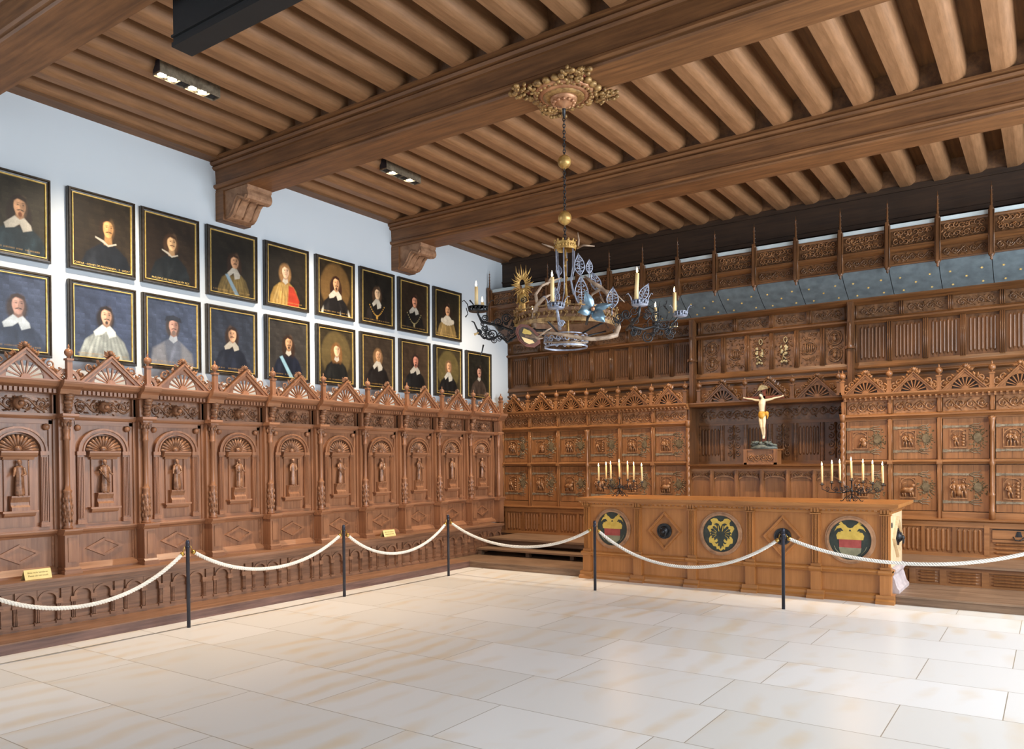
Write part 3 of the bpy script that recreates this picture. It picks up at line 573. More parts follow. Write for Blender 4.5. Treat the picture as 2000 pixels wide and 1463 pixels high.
# ================================================================= PORTRAITS
def L3(c): return np.array(lin(c)[:3])
def portrait_canvas(p,w,h,nx=116,nz=136):
    u,v=np.meshgrid(np.linspace(0,1,nx),np.linspace(0,1,nz)); rs=np.random.RandomState(p.get('seed',1)); X=u*.69; Y=v*.81   # metres
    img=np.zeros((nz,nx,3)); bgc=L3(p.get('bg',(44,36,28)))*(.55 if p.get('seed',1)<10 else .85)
    nn=rs.rand(14,12); iy=v*12.99; ix=u*10.99; a=nn[iy.astype(int),ix.astype(int)]; b_=nn[np.minimum(iy.astype(int)+1,13),ix.astype(int)]; c_=nn[iy.astype(int),np.minimum(ix.astype(int)+1,11)]
    soft=a*(1-iy%1)*(1-ix%1)+b_*(iy%1)+c_*(ix%1)*.5
    img[:]=bgc; img*=(.75+.35*soft+.25*u)[...,None]
    def ss(d,e=.006): return np.clip(.5-d/(2*e),0,1)[...,None]
    def lay(mask,col,al=1.0):
        nonlocal img; m=mask*al; img=img*(1-m)+(L3(col) if isinstance(col,tuple) else col)*m
    def ell(cx,cy,rx,ry,rot=0):
        x,y=X-cx,Y-cy; c,s=math.cos(rot),math.sin(rot); x,y=x*c+y*s,-x*s+y*c; return (np.sqrt((x/rx)**2+(y/ry)**2)-1)*min(rx,ry)
    def poly(pts):
        pts=np.array(pts,float); n=len(pts); ins=np.zeros(X.shape,bool); dist=np.full(X.shape,9.)
        for i in range(n):
            x1,y1=pts[i];x2,y2=pts[(i+1)%n]
            c=((y1>Y)!=(y2>Y))&(X<(x2-x1)*(Y-y1)/((y2-y1) if y2!=y1 else 1e-9)+x1); ins^=c
            t=np.clip(((X-x1)*(x2-x1)+(Y-y1)*(y2-y1))/max((x2-x1)**2+(y2-y1)**2,1e-9),0,1); dist=np.minimum(dist,np.hypot(X-x1-t*(x2-x1),Y-y1-t*(y2-y1)))
        return np.where(ins,-dist,dist)
    if p.get('oval'): lay(ss(ell(.345,.42,.31,.37),.02),p['oval'],.9)
    fx,fy,s=p['face'][0]*.69,p['face'][1]*.81,p.get('s',1.0); T=p.get('turn',1); coat=p.get('coat',(22,22,24)); Q=lambda x,y:(fx+x*s,fy+y*s)
    P_=lambda L_: [Q(x,y) for x,y in L_]
    # shoulders
    sh=P_([(-.33,-.75),(-.29,-.42),(-.225,-.27),(-.12,-.19),(-.05,-.15),(.05,-.15),(.11,-.19),(.19,-.26),(.245,-.38),(.30,-.75)]); lay(ss(poly(sh),.012),coat)
    lay(ss(poly(P_([(-.20,-.75),(-.21,-.36),(-.14,-.26),(-.13,-.75)])),.02),tuple(min(255,c+16) for c in coat),.7)
    lay(ss(poly(P_([(.12,-.75),(.13,-.36),(.20,-.28),(.2,-.75)])),.02),tuple(max(0,c-8) for c in coat),.7)
    for k in range(16):
        x,y=rs.uniform(-.26,.24),rs.uniform(-.6,-.28); lay(np.minimum(ss(ell(*Q(x,y),rs.uniform(.01,.03),rs.uniform(.05,.13),rs.uniform(-.5,.5)),.02),ss(poly(sh),.01)),tuple(int(np.clip(c*(1.5 if k%2 else .55)+(6 if k%2 else 0),0,255)) for c in coat),.35)
    if p.get('stripes'):
        for k in range(9): x=-.26+.065*k; lay(np.minimum(ss(poly(P_([(x,-.75),(x*.9,-.45),(x*.5,-.2),(x*.5+.014,-.2),(x*.9+.022,-.45),(x+.03,-.75)])),.010),ss(poly(sh),.01)),p['stripes'],.45)
    if p.get('slash'):
        for x in (-.27,.26): lay(ss(ell(*Q(x,-.46),.022,.10,.25*np.sign(x)),.01),(200,200,190),.8)
        lay(ss(ell(*Q(.08,-.5),.014,.09),.01),(180,185,180),.7)
    if p.get('drape'): lay(ss(poly(P_([(.02,-.75),(.06,-.2),(.16,-.22),(.27,-.42),(.24,-.6),(.12,-.75)])),.012),p['drape'],.95)
    if p.get('fur'): 
        lay(ss(poly(P_([(-.32,-.75),(-.26,-.28),(-.12,-.2),(-.02,-.75)])),.02),p['fur'],.9); lay(ss(poly(P_([(.08,-.75),(.1,-.2),(.24,-.3),(.3,-.75)])),.02),p['fur'],.9)
    if p.get('sash'): lay(ss(poly(P_([(-.17,-.22),(-.12,-.20),(.16,-.62),(.10,-.65)])),.008),p['sash'],.95)
    if p.get('gold'): 
        for k in range(15):
            t=k/14; x=-.19+.36*t; y=-.22-.17*math.sin(t*PI); lay(ss(ell(*Q(x,y),.011,.011),.006),p['gold'],.95)
        lay(ss(ell(*Q(-.01,-.42),.022,.03),.006),p['gold'],.9)
    hc=p.get('hair',(40,28,20)); hl=p.get('hl',1.0)
    if hl>0: lay(ss(ell(*Q(-.01,-.005-.03*hl),.088+.02*hl,.115+.03*hl),.016),hc)
    if hl>1.2: lay(ss(ell(*Q(-.075,-.10),.045,.10),.016),hc); lay(ss(ell(*Q(.075,-.10),.04,.10),.016),hc)
    sk=p.get('skin',(206,156,116))
    lay(ss(poly(P_([(-.035,-.06),(-.045,-.17),(.045,-.17),(.035,-.06)])),.008),tuple(int(c*.72) for c in sk))
    ct=p.get('collar','wide'); cc=p.get('cc',(178,172,158))
    if ct=='wide': lay(ss(poly(P_([(-.045,-.095),(-.14,-.18),(-.125,-.225),(-.05,-.205),(.0,-.165),(.03,-.235),(.11,-.205),(.10,-.16),(.04,-.10),(.0,-.125)])),.006),cc)
    elif ct=='thin': lay(ss(poly(P_([(-.135,-.10),(-.05,-.125),(.0,-.165),(.085,-.135),(.09,-.148),(.0,-.185),(-.06,-.15),(-.135,-.115)])),.004),cc)
    elif ct=='point': lay(ss(poly(P_([(-.045,-.10),(-.13,-.19),(-.10,-.24),(-.02,-.175),(.0,-.27),(.09,-.24),(.10,-.19),(.04,-.105)])),.006),cc)
    elif ct=='lace':
        for k in range(7): lay(ss(ell(*Q(-.155+.052*k,-.20-.04*math.sin(k/6*PI)),.038,.042),.008),cc,.9)
        lay(ss(poly(P_([(-.05,-.10),(-.16,-.19),(.0,-.24),(.16,-.19),(.05,-.1)])),.008),cc)
    elif ct=='small': lay(ss(poly(P_([(-.04,-.11),(-.06,-.16),(.0,-.2),(.05,-.16),(.04,-.11),(.0,-.13)])),.005),cc)
    # face
    lay(ss(ell(*Q(0,0),.062,.088),.006),sk)
    lay(ss(ell(*Q(0,-.045),.046,.052),.006),sk)
    lay(ss(ell(*Q(T*.035,.0),.03,.085),.02),tuple(int(c*.58) for c in sk),.75)   # modelling of the painted cheek
    lay(ss(ell(*Q(-T*.018,.045),.03,.022),.012),tuple(min(255,int(c*1.12)) for c in sk),.6)
    lay(ss(ell(*Q(-T*.022,-.02),.018,.014),.01),(206,130,100),.25)
    for ex in (-.024,.026):
        x=ex+T*.008; lay(ss(ell(*Q(x,.017),.014,.006),.003),tuple(int(c*.5) for c in sk),.8); lay(ss(ell(*Q(x,.0155),.005,.005),.002),(26,18,14)); lay(ss(ell(*Q(x,.034),.016,.0035),.003),tuple(int(c*.9) for c in hc),.8)
    lay(ss(poly(P_([(T*.006,.02),(T*.018,-.018),(T*.0,-.022)])),.004),tuple(int(c*.72) for c in sk),.8)
    lay(ss(ell(*Q(T*.008,-.046),.012,.004),.003),(150,84,70),.7)
    if p.get('mus',1): lay(ss(ell(*Q(T*.006-.014,-.034),.021,.0065,.28),.003),hc,.95); lay(ss(ell(*Q(T*.006+.016,-.034),.021,.0065,-.28),.003),hc,.95)
    bd=p.get('beard',0)
    if bd: lay(ss(ell(*Q(T*.004,-.068-.01*bd),.014+.014*bd,.018+.014*bd),.006),p.get('bc',hc),.95)
    if hl>0 and not p.get('bald'): lay(ss(poly(P_([(-.07,.03),(-.06,.085),(0,.11),(.06,.085),(.068,.03),(.045,.055),(-.02,.07)])),.008),hc)
    if p.get('bald'): lay(ss(ell(*Q(-.07,-.01),.018,.05),.008),hc)
    if p.get('hat'): lay(ss(poly(P_([(-.11,.045),(-.09,.10),(.0,.125),(.09,.10),(.11,.045),(.0,.065)])),.006),p['hat'])
    if p.get('text',1):
        rr=rs.rand(60)
        for k in range(46):
            x=.04+.013*k
            if rr[k]<.82: lay(ss(poly([(x,.035),(x,.048),(x+.003+.005*rr[(k*7)%60],.048),(x+.003+.005*rr[(k*7)%60],.035)]),.002),(176,140,80),.7)
    img*=(.82+.36*soft)[...,None]*(.90+.20*rs.rand(nz,nx))[...,None]
    me=bpy.data.meshes.new('painted_canvas'); n=nx*nz
    co=np.zeros((n,3)); co[:,0]=((u-.5)*w).ravel(); co[:,2]=((v-.5)*h).ravel()
    idx=np.arange(n).reshape(nz,nx); fc=np.stack([idx[:-1,:-1],idx[:-1,1:],idx[1:,1:],idx[1:,:-1]],-1).reshape(-1,4)
    me.from_pydata(co.tolist(),[],fc.tolist())
    at=me.color_attributes.new('paint','FLOAT_COLOR','POINT'); at.data.foreach_set('color',np.concatenate([np.clip(img,0,1).reshape(-1,3),np.ones((n,1))],1).ravel().astype(np.float32))
    me.materials.append(M['paint']); return me
PW,PH=.745,.868
def portrait(y0,zc,spec,label,tilt=0,grp='portraits on the white wall'):
    r=empty('framed_portrait',(-.118,y0+PW/2,zc),PI/2); r.rotation_euler=(tilt,0,PI/2)
    m=MB('blackframe'); w,h=PW/2,PH/2
    prof=[(0,0),(0,.045),(.008,.06),(.022,.062),(.028,.045),(.046,.042)]  # (inset, depth)
    vs=[];
    for ins,d in prof:
        for sx,sz in ((-1,-1),(1,-1),(1,1),(-1,1)): vs.append((sx*(w-ins),-d,sz*(h-ins)))
    fs=[(i*4+j,i*4+(j+1)%4,(i+1)*4+(j+1)%4,(i+1)*4+j) for i in range(len(prof)-1) for j in range(4)]; m.add(vs,fs); m.obj('frame',r)
    m=MB('gilt'); prof=[(.044,.042),(.046,.05),(.054,.05),(.058,.036)]; vs=[]
    for ins,d in prof:
        for sx,sz in ((-1,-1),(1,-1),(1,1),(-1,1)): vs.append((sx*(w-ins),-d,sz*(h-ins)))
    m.add(vs,[(i*4+j,i*4+(j+1)%4,(i+1)*4+(j+1)%4,(i+1)*4+j) for i in range(len(prof)-1) for j in range(4)]); m.obj('gilt_slip',r)
    me=portrait_canvas(spec,PW-.11,PH-.11); c=bpy.data.objects.new('painted_canvas',me); COL.objects.link(c); c.parent=r; c.location=(0,-.034,0)
    if spec.get('words'):
        t=bpy.data.curves.new('inscription','FONT'); t.body=spec['words']; t.size=spec.get('ws',.034); t.align_x='CENTER'; t.extrude=.0002; t.materials.append(M['gilt'])
        o=text_mesh('inscription',t,'gilt'); o.parent=r; o.location=(0,-.0352,-.365); o.rotation_euler=(PI/2,0,0)
    tag(r,label,'painting',grp); return r
BR=(52,42,32); BL=(46,54,72)  # BL: coat tone with blue window glare mixed in
top=[dict(face=(.62,.62),hl=1.6,hair=(34,24,18),coat=(30,44,50),slash=1,beard=.6,bc=(110,60,34),seed=1,bg=(60,54,40),s=1.15),
 dict(face=(.60,.60),bald=1,hl=.5,hair=(50,36,24),collar='thin',coat=(24,28,34),skin=(216,164,106),seed=2,bg=(56,46,32),words='CASPAR · COMES DE PENARANDA · E · LEGAT',text=0,s=1.15,ws=.030),
 dict(face=(.52,.62),hl=.8,hair=(66,46,30),collar='thin',coat=(26,30,32),skin=(222,178,130),seed=3,bg=(54,42,30),words='PHILIPPVS IIII HISPANIARVM REX',text=0,ws=.034),
 dict(face=(.55,.56),hl=1.3,hair=(50,34,24),collar='point',coat=(112,94,54),stripes=(64,52,30),sash=(130,156,172),seed=4,bg=(40,36,28),s=.9),
 dict(face=(.46,.60),hl=1.15,hair=(140,104,64),collar='small',coat=(150,118,60),stripes=(206,180,120),drape=(160,44,32),mus=0,skin=(228,190,156),seed=5,bg=(42,36,28),s=.95),
 dict(face=(.52,.60),hl=1.6,hair=(46,28,20),coat=(26,24,24),oval=(98,74,42),beard=.5,slash=1,seed=6,bg=(52,42,28),s=1.1),
 dict(face=(.50,.60),hl=1.2,hair=(72,54,40),collar='point',coat=(30,26,24),gold=(190,146,70),skin=(226,190,150),seed=7,bg=(40,36,30),s=.95,mus=0),
 dict(face=(.52,.62),hl=1.0,hair=(44,30,22),coat=(26,24,22),gold=(150,136,96),seed=8,bg=(58,46,34),skin=(216,150,116),s=1.0),
 dict(face=(.50,.60),hl=1.6,hair=(40,28,22),collar='lace',coat=(120,100,62),stripes=(70,58,40),seed=9,bg=(48,42,32),s=1.0)]
ttxt=['long-haired man in wide white collar, portrait cut by the left picture edge','balding man in black with a thin flat collar and moustache, black framed portrait','young man in black with thin white collar, black framed portrait','man in striped ochre coat with pale blue sash, black framed portrait','fair-haired youth in gold coat with red drape, black framed portrait','long dark-haired man with wide white collar before a brown oval, black framed portrait','pale man in black wearing a gold chain, black framed portrait in the upper row','ruddy man in black with a dull chain and white collar, upper row portrait','portrait of long-haired man in scalloped lace collar, last of the upper row']
bot=[dict(face=(.58,.60),hl=1.0,hair=(60,50,46),coat=BL,bg=(64,74,96),cc=(190,200,206),skin=(190,150,136),seed=11,s=1.15),  # first four canvases carry blue window glare in their paint colours
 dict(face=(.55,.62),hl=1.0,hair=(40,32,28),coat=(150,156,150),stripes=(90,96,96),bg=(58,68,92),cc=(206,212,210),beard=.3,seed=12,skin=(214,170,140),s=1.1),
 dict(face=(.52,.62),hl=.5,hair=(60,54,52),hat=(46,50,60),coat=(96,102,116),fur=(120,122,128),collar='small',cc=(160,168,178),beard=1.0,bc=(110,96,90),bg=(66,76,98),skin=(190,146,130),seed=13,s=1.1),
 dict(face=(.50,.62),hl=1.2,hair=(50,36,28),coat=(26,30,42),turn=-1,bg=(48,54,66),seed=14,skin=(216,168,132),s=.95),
 dict(face=(.52,.62),hl=1.3,hair=(52,36,26),coat=(24,28,40),sash=(150,190,206),bg=(56,52,48),beard=.3,collar='small',seed=15,s=.98),
 dict(face=(.52,.62),hl=1.4,hair=(120,84,48),coat=(26,26,24),oval=(92,78,48),collar='small',mus=0,bg=(54,46,32),seed=16,skin=(226,184,146),s=.95),
 dict(face=(.52,.64),hl=1.2,hair=(120,90,60),coat=(28,24,22),collar='point',beard=1,bc=(160,120,80),bg=(58,48,38),seed=17,s=1.0),
 dict(face=(.52,.64),hl=1.1,hair=(46,34,28),coat=(24,24,24),beard=.5,skin=(216,146,122),bg=(64,50,38),seed=18,s=1.05),
 dict(face=(.52,.62),hl=.6,hair=(110,84,58),coat=(24,24,24),oval=(96,84,50),bg=(60,52,36),collar='point',cc=(176,172,160),seed=19,s=1.05),
 dict(face=(.52,.60),hl=.9,hair=(30,24,20),coat=(66,54,46),bg=(36,34,28),collar='small',seed=20,skin=(200,150,128),s=.95)]
btxt=['hazy blue portrait of a man in pale collar, cut by the picture edge','man in silvery doublet and pale collar on blue ground, black framed portrait','grey-bearded man in flat hat and grey coat, hazy framed portrait','man turned left with white collar and dark coat, slate-toned portrait','dark-haired man in navy coat with wide pale blue sash, framed portrait of the lower row','curly-haired clean-shaven young man in black before an oval, framed portrait','fair man with pointed beard and pointed grey collar, framed portrait','ruddy man with white collar and short beard in black, framed portrait of the lower row','man with moustache and dull collar in a greenish oval, framed portrait','small dark portrait of a man in brown, last of the lower row beside the corner']
ys=[-8.795,-7.877,-7.063,-6.21,-5.344,-4.463,-3.60,-2.752,-1.888]
for i,y in enumerate(ys): portrait(y,4.235,top[i],ttxt[i],tilt=0.012)
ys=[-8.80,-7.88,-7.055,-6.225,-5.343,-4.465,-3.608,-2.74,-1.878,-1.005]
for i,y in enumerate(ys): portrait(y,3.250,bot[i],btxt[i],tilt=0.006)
# ================================================================= BACK WALL: cupboards
def mini_person(m,a,z,h,d,lean=0,arm=0):
    T=lambda x,y,dd:(a+(x*math.cos(lean)+y*math.sin(lean))*h,-(d+dd*h),z+(y*math.cos(lean)-x*math.sin(lean))*h)
    m.tube([T(-.08,0,.05),T(-.1,.25,.07),T(-.04,.48,.09)],[.05*h,.06*h,.08*h],6); m.tube([T(.1,0,.05),T(.11,.25,.09),T(.03,.48,.09)],[.05*h,.06*h,.08*h],6)
    m.tube([T(0,.42,.09),T(0,.6,.11),T(0,.8,.09)],[.11*h,.12*h,.09*h],8); m.blob(T(0,.92,.12),.075*h,.07*h,.09*h,8,6)
    m.tube([T(.08,.78,.1),T(.22,.62+arm*.2,.15),T(.3,.7+arm*.3,.16)],[.05*h,.045*h,.035*h],6); m.tube([T(-.08,.78,.1),T(-.2,.6,.15),T(-.08,.48+arm*.1,.2)],[.05*h,.045*h,.035*h],6)
def door_relief(m,a,z,w,h,d,kind):
    # arch-headed sunk scene (oak)
    m.wb(a-w/2,a-w/2+.012,d,d+.014,z,z+h); m.wb(a+w/2-.012,a+w/2,d,d+.014,z,z+h); m.wb(a-w/2,a+w/2,d,d+.02,z-.01,z+.008); m.wb(a-w/2,a+w/2,d,d+.012,z+h-.01,z+h)
    for i in range(8):
        t1,t2=PI*i/8,PI*(i+1)/8; R=w/2-.01; r=R-.014; c=z+h-R*.75
        m.slab([(a+R*math.cos(t1),c+R*.7*math.sin(t1)),(a+R*math.cos(t2),c+R*.7*math.sin(t2)),(a+r*math.cos(t2),c+r*.7*math.sin(t2)),(a+r*math.cos(t1),c+r*.7*math.sin(t1))],d,d+.014)
    H=h*.82
    if kind==0: mini_person(m,a-w*.2,z+.01,H,d,.1,.3); mini_person(m,a+w*.2,z+.01,H*.9,d,-.1,.2)
    elif kind==1:
        mini_person(m,a-w*.08,z+.01,H*.9,d,-.15,.5)
        for k in range(5): m.blob((a+w*.28,-(d+.02),z+.03+k*h*.16),.02+.004*(k%2),.02,.018,6,4)
    elif kind==2:
        m.tube([(a-w*.38,-(d+.02),z+h*.3),(a-w*.1,-(d+.035),z+h*.38),(a+w*.15,-(d+.035),z+h*.36),(a+w*.32,-(d+.03),z+h*.5)],[.03,.042,.036,.022],8)
        m.blob((a+w*.33,-(d+.035),z+h*.6),.026,.024,.024,8,5); m.tube([(a-w*.38,-(d+.02),z+h*.35),(a-w*.3,-(d+.02),z+h*.7),(a-w*.1,-(d+.02),z+h*.75)],.007,5)
        for x in (-.34,-.2,.12,.26): m.tube([(a+w*x,-(d+.025),z+h*.3),(a+w*(x+.06),-(d+.02),z+.01)],[.016,.009],5)
    elif kind==3:
        mini_person(m,a-w*.3,z+.01,H,d,.05,.1); mini_person(m,a+w*.3,z+.01,H,d,-.05,.1)
        m.lathe([(.02,z+.03),(.034,z+h*.3),(.036,z+h*.5),(.028,z+h*.66)],(a,-(d+.02)),8)
    else:
        mini_person(m,a-w*.1,z+.01,H,d,.5,.2); m.blob((a+w*.22,-(d+.02),z+h*.3),.04,.025,.05,8,5)
def door(parent,a0,a1,z0,z1,kind,seed,plain=False):
    m=MB('oak'); m.wb(a0,a1,-.03,.012,z0,z1)
    for k in (1,2): x=a0+(a1-a0)*k/3; m.m('black'); m.wb(x-.0012,x+.0012,.012,.0128,z0,z1); m.m('oak')
    m.wb(a0,a0+.012,.012,.022,z0,z1); m.wb(a1-.012,a1,.012,.022,z0,z1)
    d=m.obj('door',parent); W=a1-a0; h=z1-z0; dd=.012
    m=MB('oakcarve'); door_relief(m,a0+W*.34,z0+h*.28,W*.39,h*.45,dd,kind); m.obj('scene_relief',d)
    for zz in (z0+h*.20,z0+h*.80):
        m=MB('strap'); m.wb(a0+.01,a0+W*.58,dd,dd+.008,zz-.014,zz+.014); m.wb(a0-.004,a0+.05,dd,dd+.014,zz-.02,zz+.02)
        for sg in (-1,1): m.tube([(a0+W*.57,-(dd+.004),zz),(a0+W*.68,-(dd+.005),zz+sg*.03),(a0+W*.78,-(dd+.004),zz+sg*.028),(a0+W*.82,-(dd+.004),zz+sg*.05)],[.008,.006,.005,.003],5)
        m.tube([(a0+W*.57,-(dd+.004),zz),(a0+W*.86,-(dd+.004),zz)],[.008,.003],5)
        m.wb(a0+W*.2,a0+W*.215,dd,dd+.013,zz-.018,zz+.018); m.wb(a0+W*.5,a0+W*.515,dd,dd+.013,zz-.018,zz+.018); m.obj('strap_hinge',d)
    m=MB('lock'); rd=random.Random(seed); c=(a0+W*.76,z0+h*.52)
    m.slab([(c[0]+.048*math.cos(2*PI*i/12),c[1]+.06*math.sin(2*PI*i/12)) for i in range(12)],dd,dd+.012)
    for k in range(70):
        t=rd.uniform(0,2*PI); rr=rd.uniform(.02,.10); x=min(c[0]+rr*math.cos(t)*.95,a1-.03); z=c[1]+rr*math.sin(t)*1.6; m.leaf(x,z,dd,.04,.010,t+rd.uniform(-.6,.6),.01)
    for k in range(5): m.scroll(c[0]+.02*math.cos(k*1.3),c[1]+.075*math.sin(k*1.3),.025,dd+.005,.004,1.2,dr=(-1)**k,steps=10,n=4)
    m.obj('lock_plate',d)
    return d
def cupboard(W,kinds,seed):
    r=empty('carved_cupboard',(0,0,0))
    m=MB('oak'); m.wb(0,W,-.38,-.03,.86,2.53); m.obj('carcass',r)
    # mullion (left stile) with light chamfers
    m=MB('oak'); 
    for z0,z1 in ((.86,1.60),(1.66,2.235),(2.31,2.50)): m.wb(-.03,.03,-.03,.045,z0,z1); m.wb(-.016,.016,.045,.06,z0,z1); m.tube([(-.022,-.05,z0),(-.022,-.05,z1)],.007,6); m.tube([(.022,-.05,z0),(.022,-.05,z1)],.007,6)
    m.obj('mullion',r)
    m=MB('oakh'); m.run(0,W,[(-.03,1.60),(.04,1.60),(.05,1.615),(.075,1.625),(.08,1.64),(.075,1.652),(.04,1.655),(.02,1.665),(-.03,1.665)]); m.wb(-.034,.034,-.03,.085,1.60,1.66)
    m.obj('middle_rail',r)
    m=MB('oakh'); m.run(0,W,[(-.03,2.235),(.03,2.235),(.045,2.25),(.06,2.262),(.085,2.272),(.085,2.29),(.06,2.30),(.03,2.31),(-.03,2.312)])
    m.wb(0,W,-.03,.02,2.215,2.24); m.obj('frieze_rail',r)
    m=MB('oakh'); m.wb(0,W,-.03,.03,.86,.955); m.obj('bottom_rail',r)
    door(r,.04,W-.04,.965,1.585,kinds[0],seed); door(r,.04,W-.04,1.672,2.212,kinds[1],seed+50)
    m=MB('oakcarve'); m.wb(.04,W-.04,-.03,.0,2.312,2.50); vine(m,.055,W-.055,2.325,2.49,.002,seed,leaves=1.2); m.obj('frieze_carving',r)
    m=MB('oakh'); m.run(0,W,[(-.03,2.50),(.055,2.50),(.06,2.53),(.085,2.54),(.11,2.56),(.13,2.58),(.135,2.60),(-.03,2.60)])
    m.m('oakcarve'); n=9
    for k in range(n): a=W*(k+.5)/n; m.wb(a-.012,a+.012,.05,.085,2.503,2.532); m.wb(a-.012,a+.012,.085,.112,2.53,2.548)
    m.obj('cornice',r)
    m=MB('oak'); gable(m,W/2,.27,2.60,2.875,.085,.035,False,seed,'oakcarve',.036); m.obj('gable',r)
    m=MB('oak'); ballpost(m,0,.09,2.60,2.80,.038,.026); m.obj('finial_post',r)
    return r
vars_=[cupboard(.6125,k,60+i) for i,k in enumerate(((0,4),(2,0),(3,1),(1,0)))]
usedc=set()
cup=[]
for i in range(6): cup.append((.012+.6125*i,(3,0,1,2,3,1)[i]))
for i in range(5): cup.append((6.05+.6125*i,(0,1,2,3,0)[i]))
labs=['carved two-door oak cupboard bay in the corner beside the stalls']+['carved two-door oak cupboard bay, %s from the room corner, left of the crucifix'%ORD[i] for i in range(1,6)]+['carved two-door oak cupboard bay just right of the twisted column behind the right candelabrum','carved two-door oak cupboard bay, second right of the crucifix recess','carved two-door oak cupboard bay, third right of the crucifix recess','carved two-door oak cupboard bay at the right picture edge']
for i,(x,v) in enumerate(cup[:10]):
    p=vars_[v]; o=p if v not in usedc else copy_tree(p); usedc.add(v); o.location=(x,0,0)
    tag(o,labs[i],'cupboard','carved two-door cupboard bays')
# columns between cupboards
def slimcol(x,label,twist=False,z0=.87,z1=2.30,r_=.028):
    r=empty('slim_column' if not twist else 'twisted_column',(x,-.085,0))
    m=MB('oak'); 
    if twist:
        n=90; vs=[];k=10
        for i in range(n+1):
            z=z0+.1+(z1-z0-.2)*i/n
            for j in range(k): t=2*PI*j/k; rr=r_*(1+.22*math.cos(2*(t-z*26))); vs.append((rr*math.cos(t),rr*math.sin(t),z))
        m.add(vs,[(i*k+j,i*k+(j+1)%k,(i+1)*k+(j+1)%k,(i+1)*k+j) for i in range(n) for j in range(k)],True)
        m.lathe([(r_*1.3,z0),(r_*1.3,z0+.05),(r_*.9,z0+.1)],n=10); m.lathe([(r_*.9,z1-.1),(r_*1.3,z1-.05),(r_*1.5,z1),(r_*1.5,z1+.02)],n=10)
    else:
        m.lathe([(.036,z0),(.036,z0+.12),(.03,z0+.14),(.03,z0+.3),(.04,z0+.33),(.022,z0+.36),(.02,z0+.7),(.034,z0+.74),(.02,z0+.78),(.02,z1-.2),(.03,z1-.18),(.022,z1-.14),(.04,z1-.04),(.045,z1)],n=10)
    m.obj('shaft',r); tag(r,label,'column',None,'thing'); return r
slimcol(1.85,'plain slim oak column between the third and fourth cupboard bays',z1=2.22)
slimcol(3.70,'spiral-twisted oak column left of the crucifix recess',True)
slimcol(6.045,'spiral-twisted oak column right of the crucifix recess',True)
slimcol(7.885,'plain slim oak column near the right picture edge',z1=2.22)
# ---- crucifix recess and magistrates' seat back
r=empty('crucifix_recess',(0,0,0))
m=MB('dark'); m.wb(3.68,6.06,-.46,-.42,.86,2.60); m.wb(3.675,3.70,-.44,.0,1.6,2.55); m.wb(6.05,6.075,-.44,0,1.6,2.55); m.obj('back_boards',r)
m=MB('darkh'); m.wb(3.7,6.05,-.42,-.40,2.24,2.30); m.wb(3.7,6.05,-.42,-.39,1.60,1.66)
for i in range(7): a=3.70+.39*i; m.wb(a-.03,a+.03,-.42,-.39,1.66,2.24); m.tube([(a-.02,.39,1.66),(a-.02,.39,2.24)],.006,5); m.tube([(a+.02,.39,1.66),(a+.02,.39,2.24)],.006,5)
m.obj('frame_rails',r)
for i in range(6):
    a=3.74+.39*i; m=MB('dark')
    if i%2==0: linen(m,a,a+.31,1.74,2.20,-.42,6,.018)
    else:
        m.m('darkcarve'); m.tube([(a+.155,.41,1.70),(a+.155,.41,2.2)],.012,6)
        for k in range(4):
            for sg in (-1,1): m.scroll(a+.155+sg*.07,1.78+k*.125,.05,-.41,.009,1.3,dr=sg,start=PI/2)
            m.leaf(a+.155,1.8+k*.12,-.415,.1,.03,PI/2,.02)
    m.obj('carved_panel',r)
m=MB('darkcarve'); m.wb(3.7,6.05,-.42,-.41,2.30,2.53); vine(m,3.75,6.0,2.33,2.50,-.41,7,leaves=.6); m.obj('frieze_carving',r)
m=MB('darkh'); m.wb(3.69,6.06,-.42,-.01,2.53,2.56); m.run(3.69,6.06,[(-.03,2.53),(.0,2.53),(.01,2.54),(.02,2.56),(.03,2.58),(.03,2.60),(-.4,2.60)]); m.obj('cornice',r)
for i,c in enumerate((4.235,4.965,5.675)):
    m=MB('dark'); gable(m,c,.30,2.60,2.895,-.03,.035,False,90+i,'darkcarve',.04); m.obj('gable',r)
for a in (3.66,3.86,4.60,5.32,6.0): m=MB('dark'); ballpost(m,a,-.01 if 3.7<a<5.9 else .09,2.60,2.81,.036,.026); m.obj('finial_post',r)
tag(r,'dark carved recess with three gables behind the crucifix','panelling',None,'thing')
r=empty('pierced_screen',(0,0,0))
m=MB('oakh'); m.run(3.70,6.04,[(-.42,1.60),(.03,1.54),(.05,1.565),(.10,1.58),(.11,1.605),(-.42,1.61)]); m.wb(3.7,6.04,-.03,.02,1.50,1.57); m.wb(3.7,6.04,-.03,.02,.86,1.0); m.obj('top_rail',r)
bx=[3.70,4.07,4.465,4.86,5.25,5.635,6.02]
for i in range(7): m=MB('oak'); a=bx[i]; m.wb(a-.03,a+.03,-.03,.03,.86,1.52); m.wb(a-.014,a+.014,.03,.045,.86,1.52); m.obj('stile',r)
for i in range(6):
    m=MB('oak'); m.wb(bx[i]+.03,bx[i+1]-.03,-.03,-.01,.86,1.52); c=(bx[i]+bx[i+1])/2; R=(bx[i+1]-bx[i])/2-.04; 
    m.m('oakcarve')
    for k in range(14):
        t1,t2=PI*k/14,PI*(k+1)/14; m.slab([(c+R*math.cos(t1),1.36+.05*math.sin(t1)),(c+R*math.cos(t2),1.36+.05*math.sin(t2)),(c+(R-.0)*math.cos(t2),1.385+.05*math.sin(t2)),(c+(R-.0)*math.cos(t1),1.385+.05*math.sin(t1))],-.01,.012)
    vine(m,c-R,c+R,1.39,1.50,-.005,30+i,leaves=.5); m.obj('tracery_panel',r)
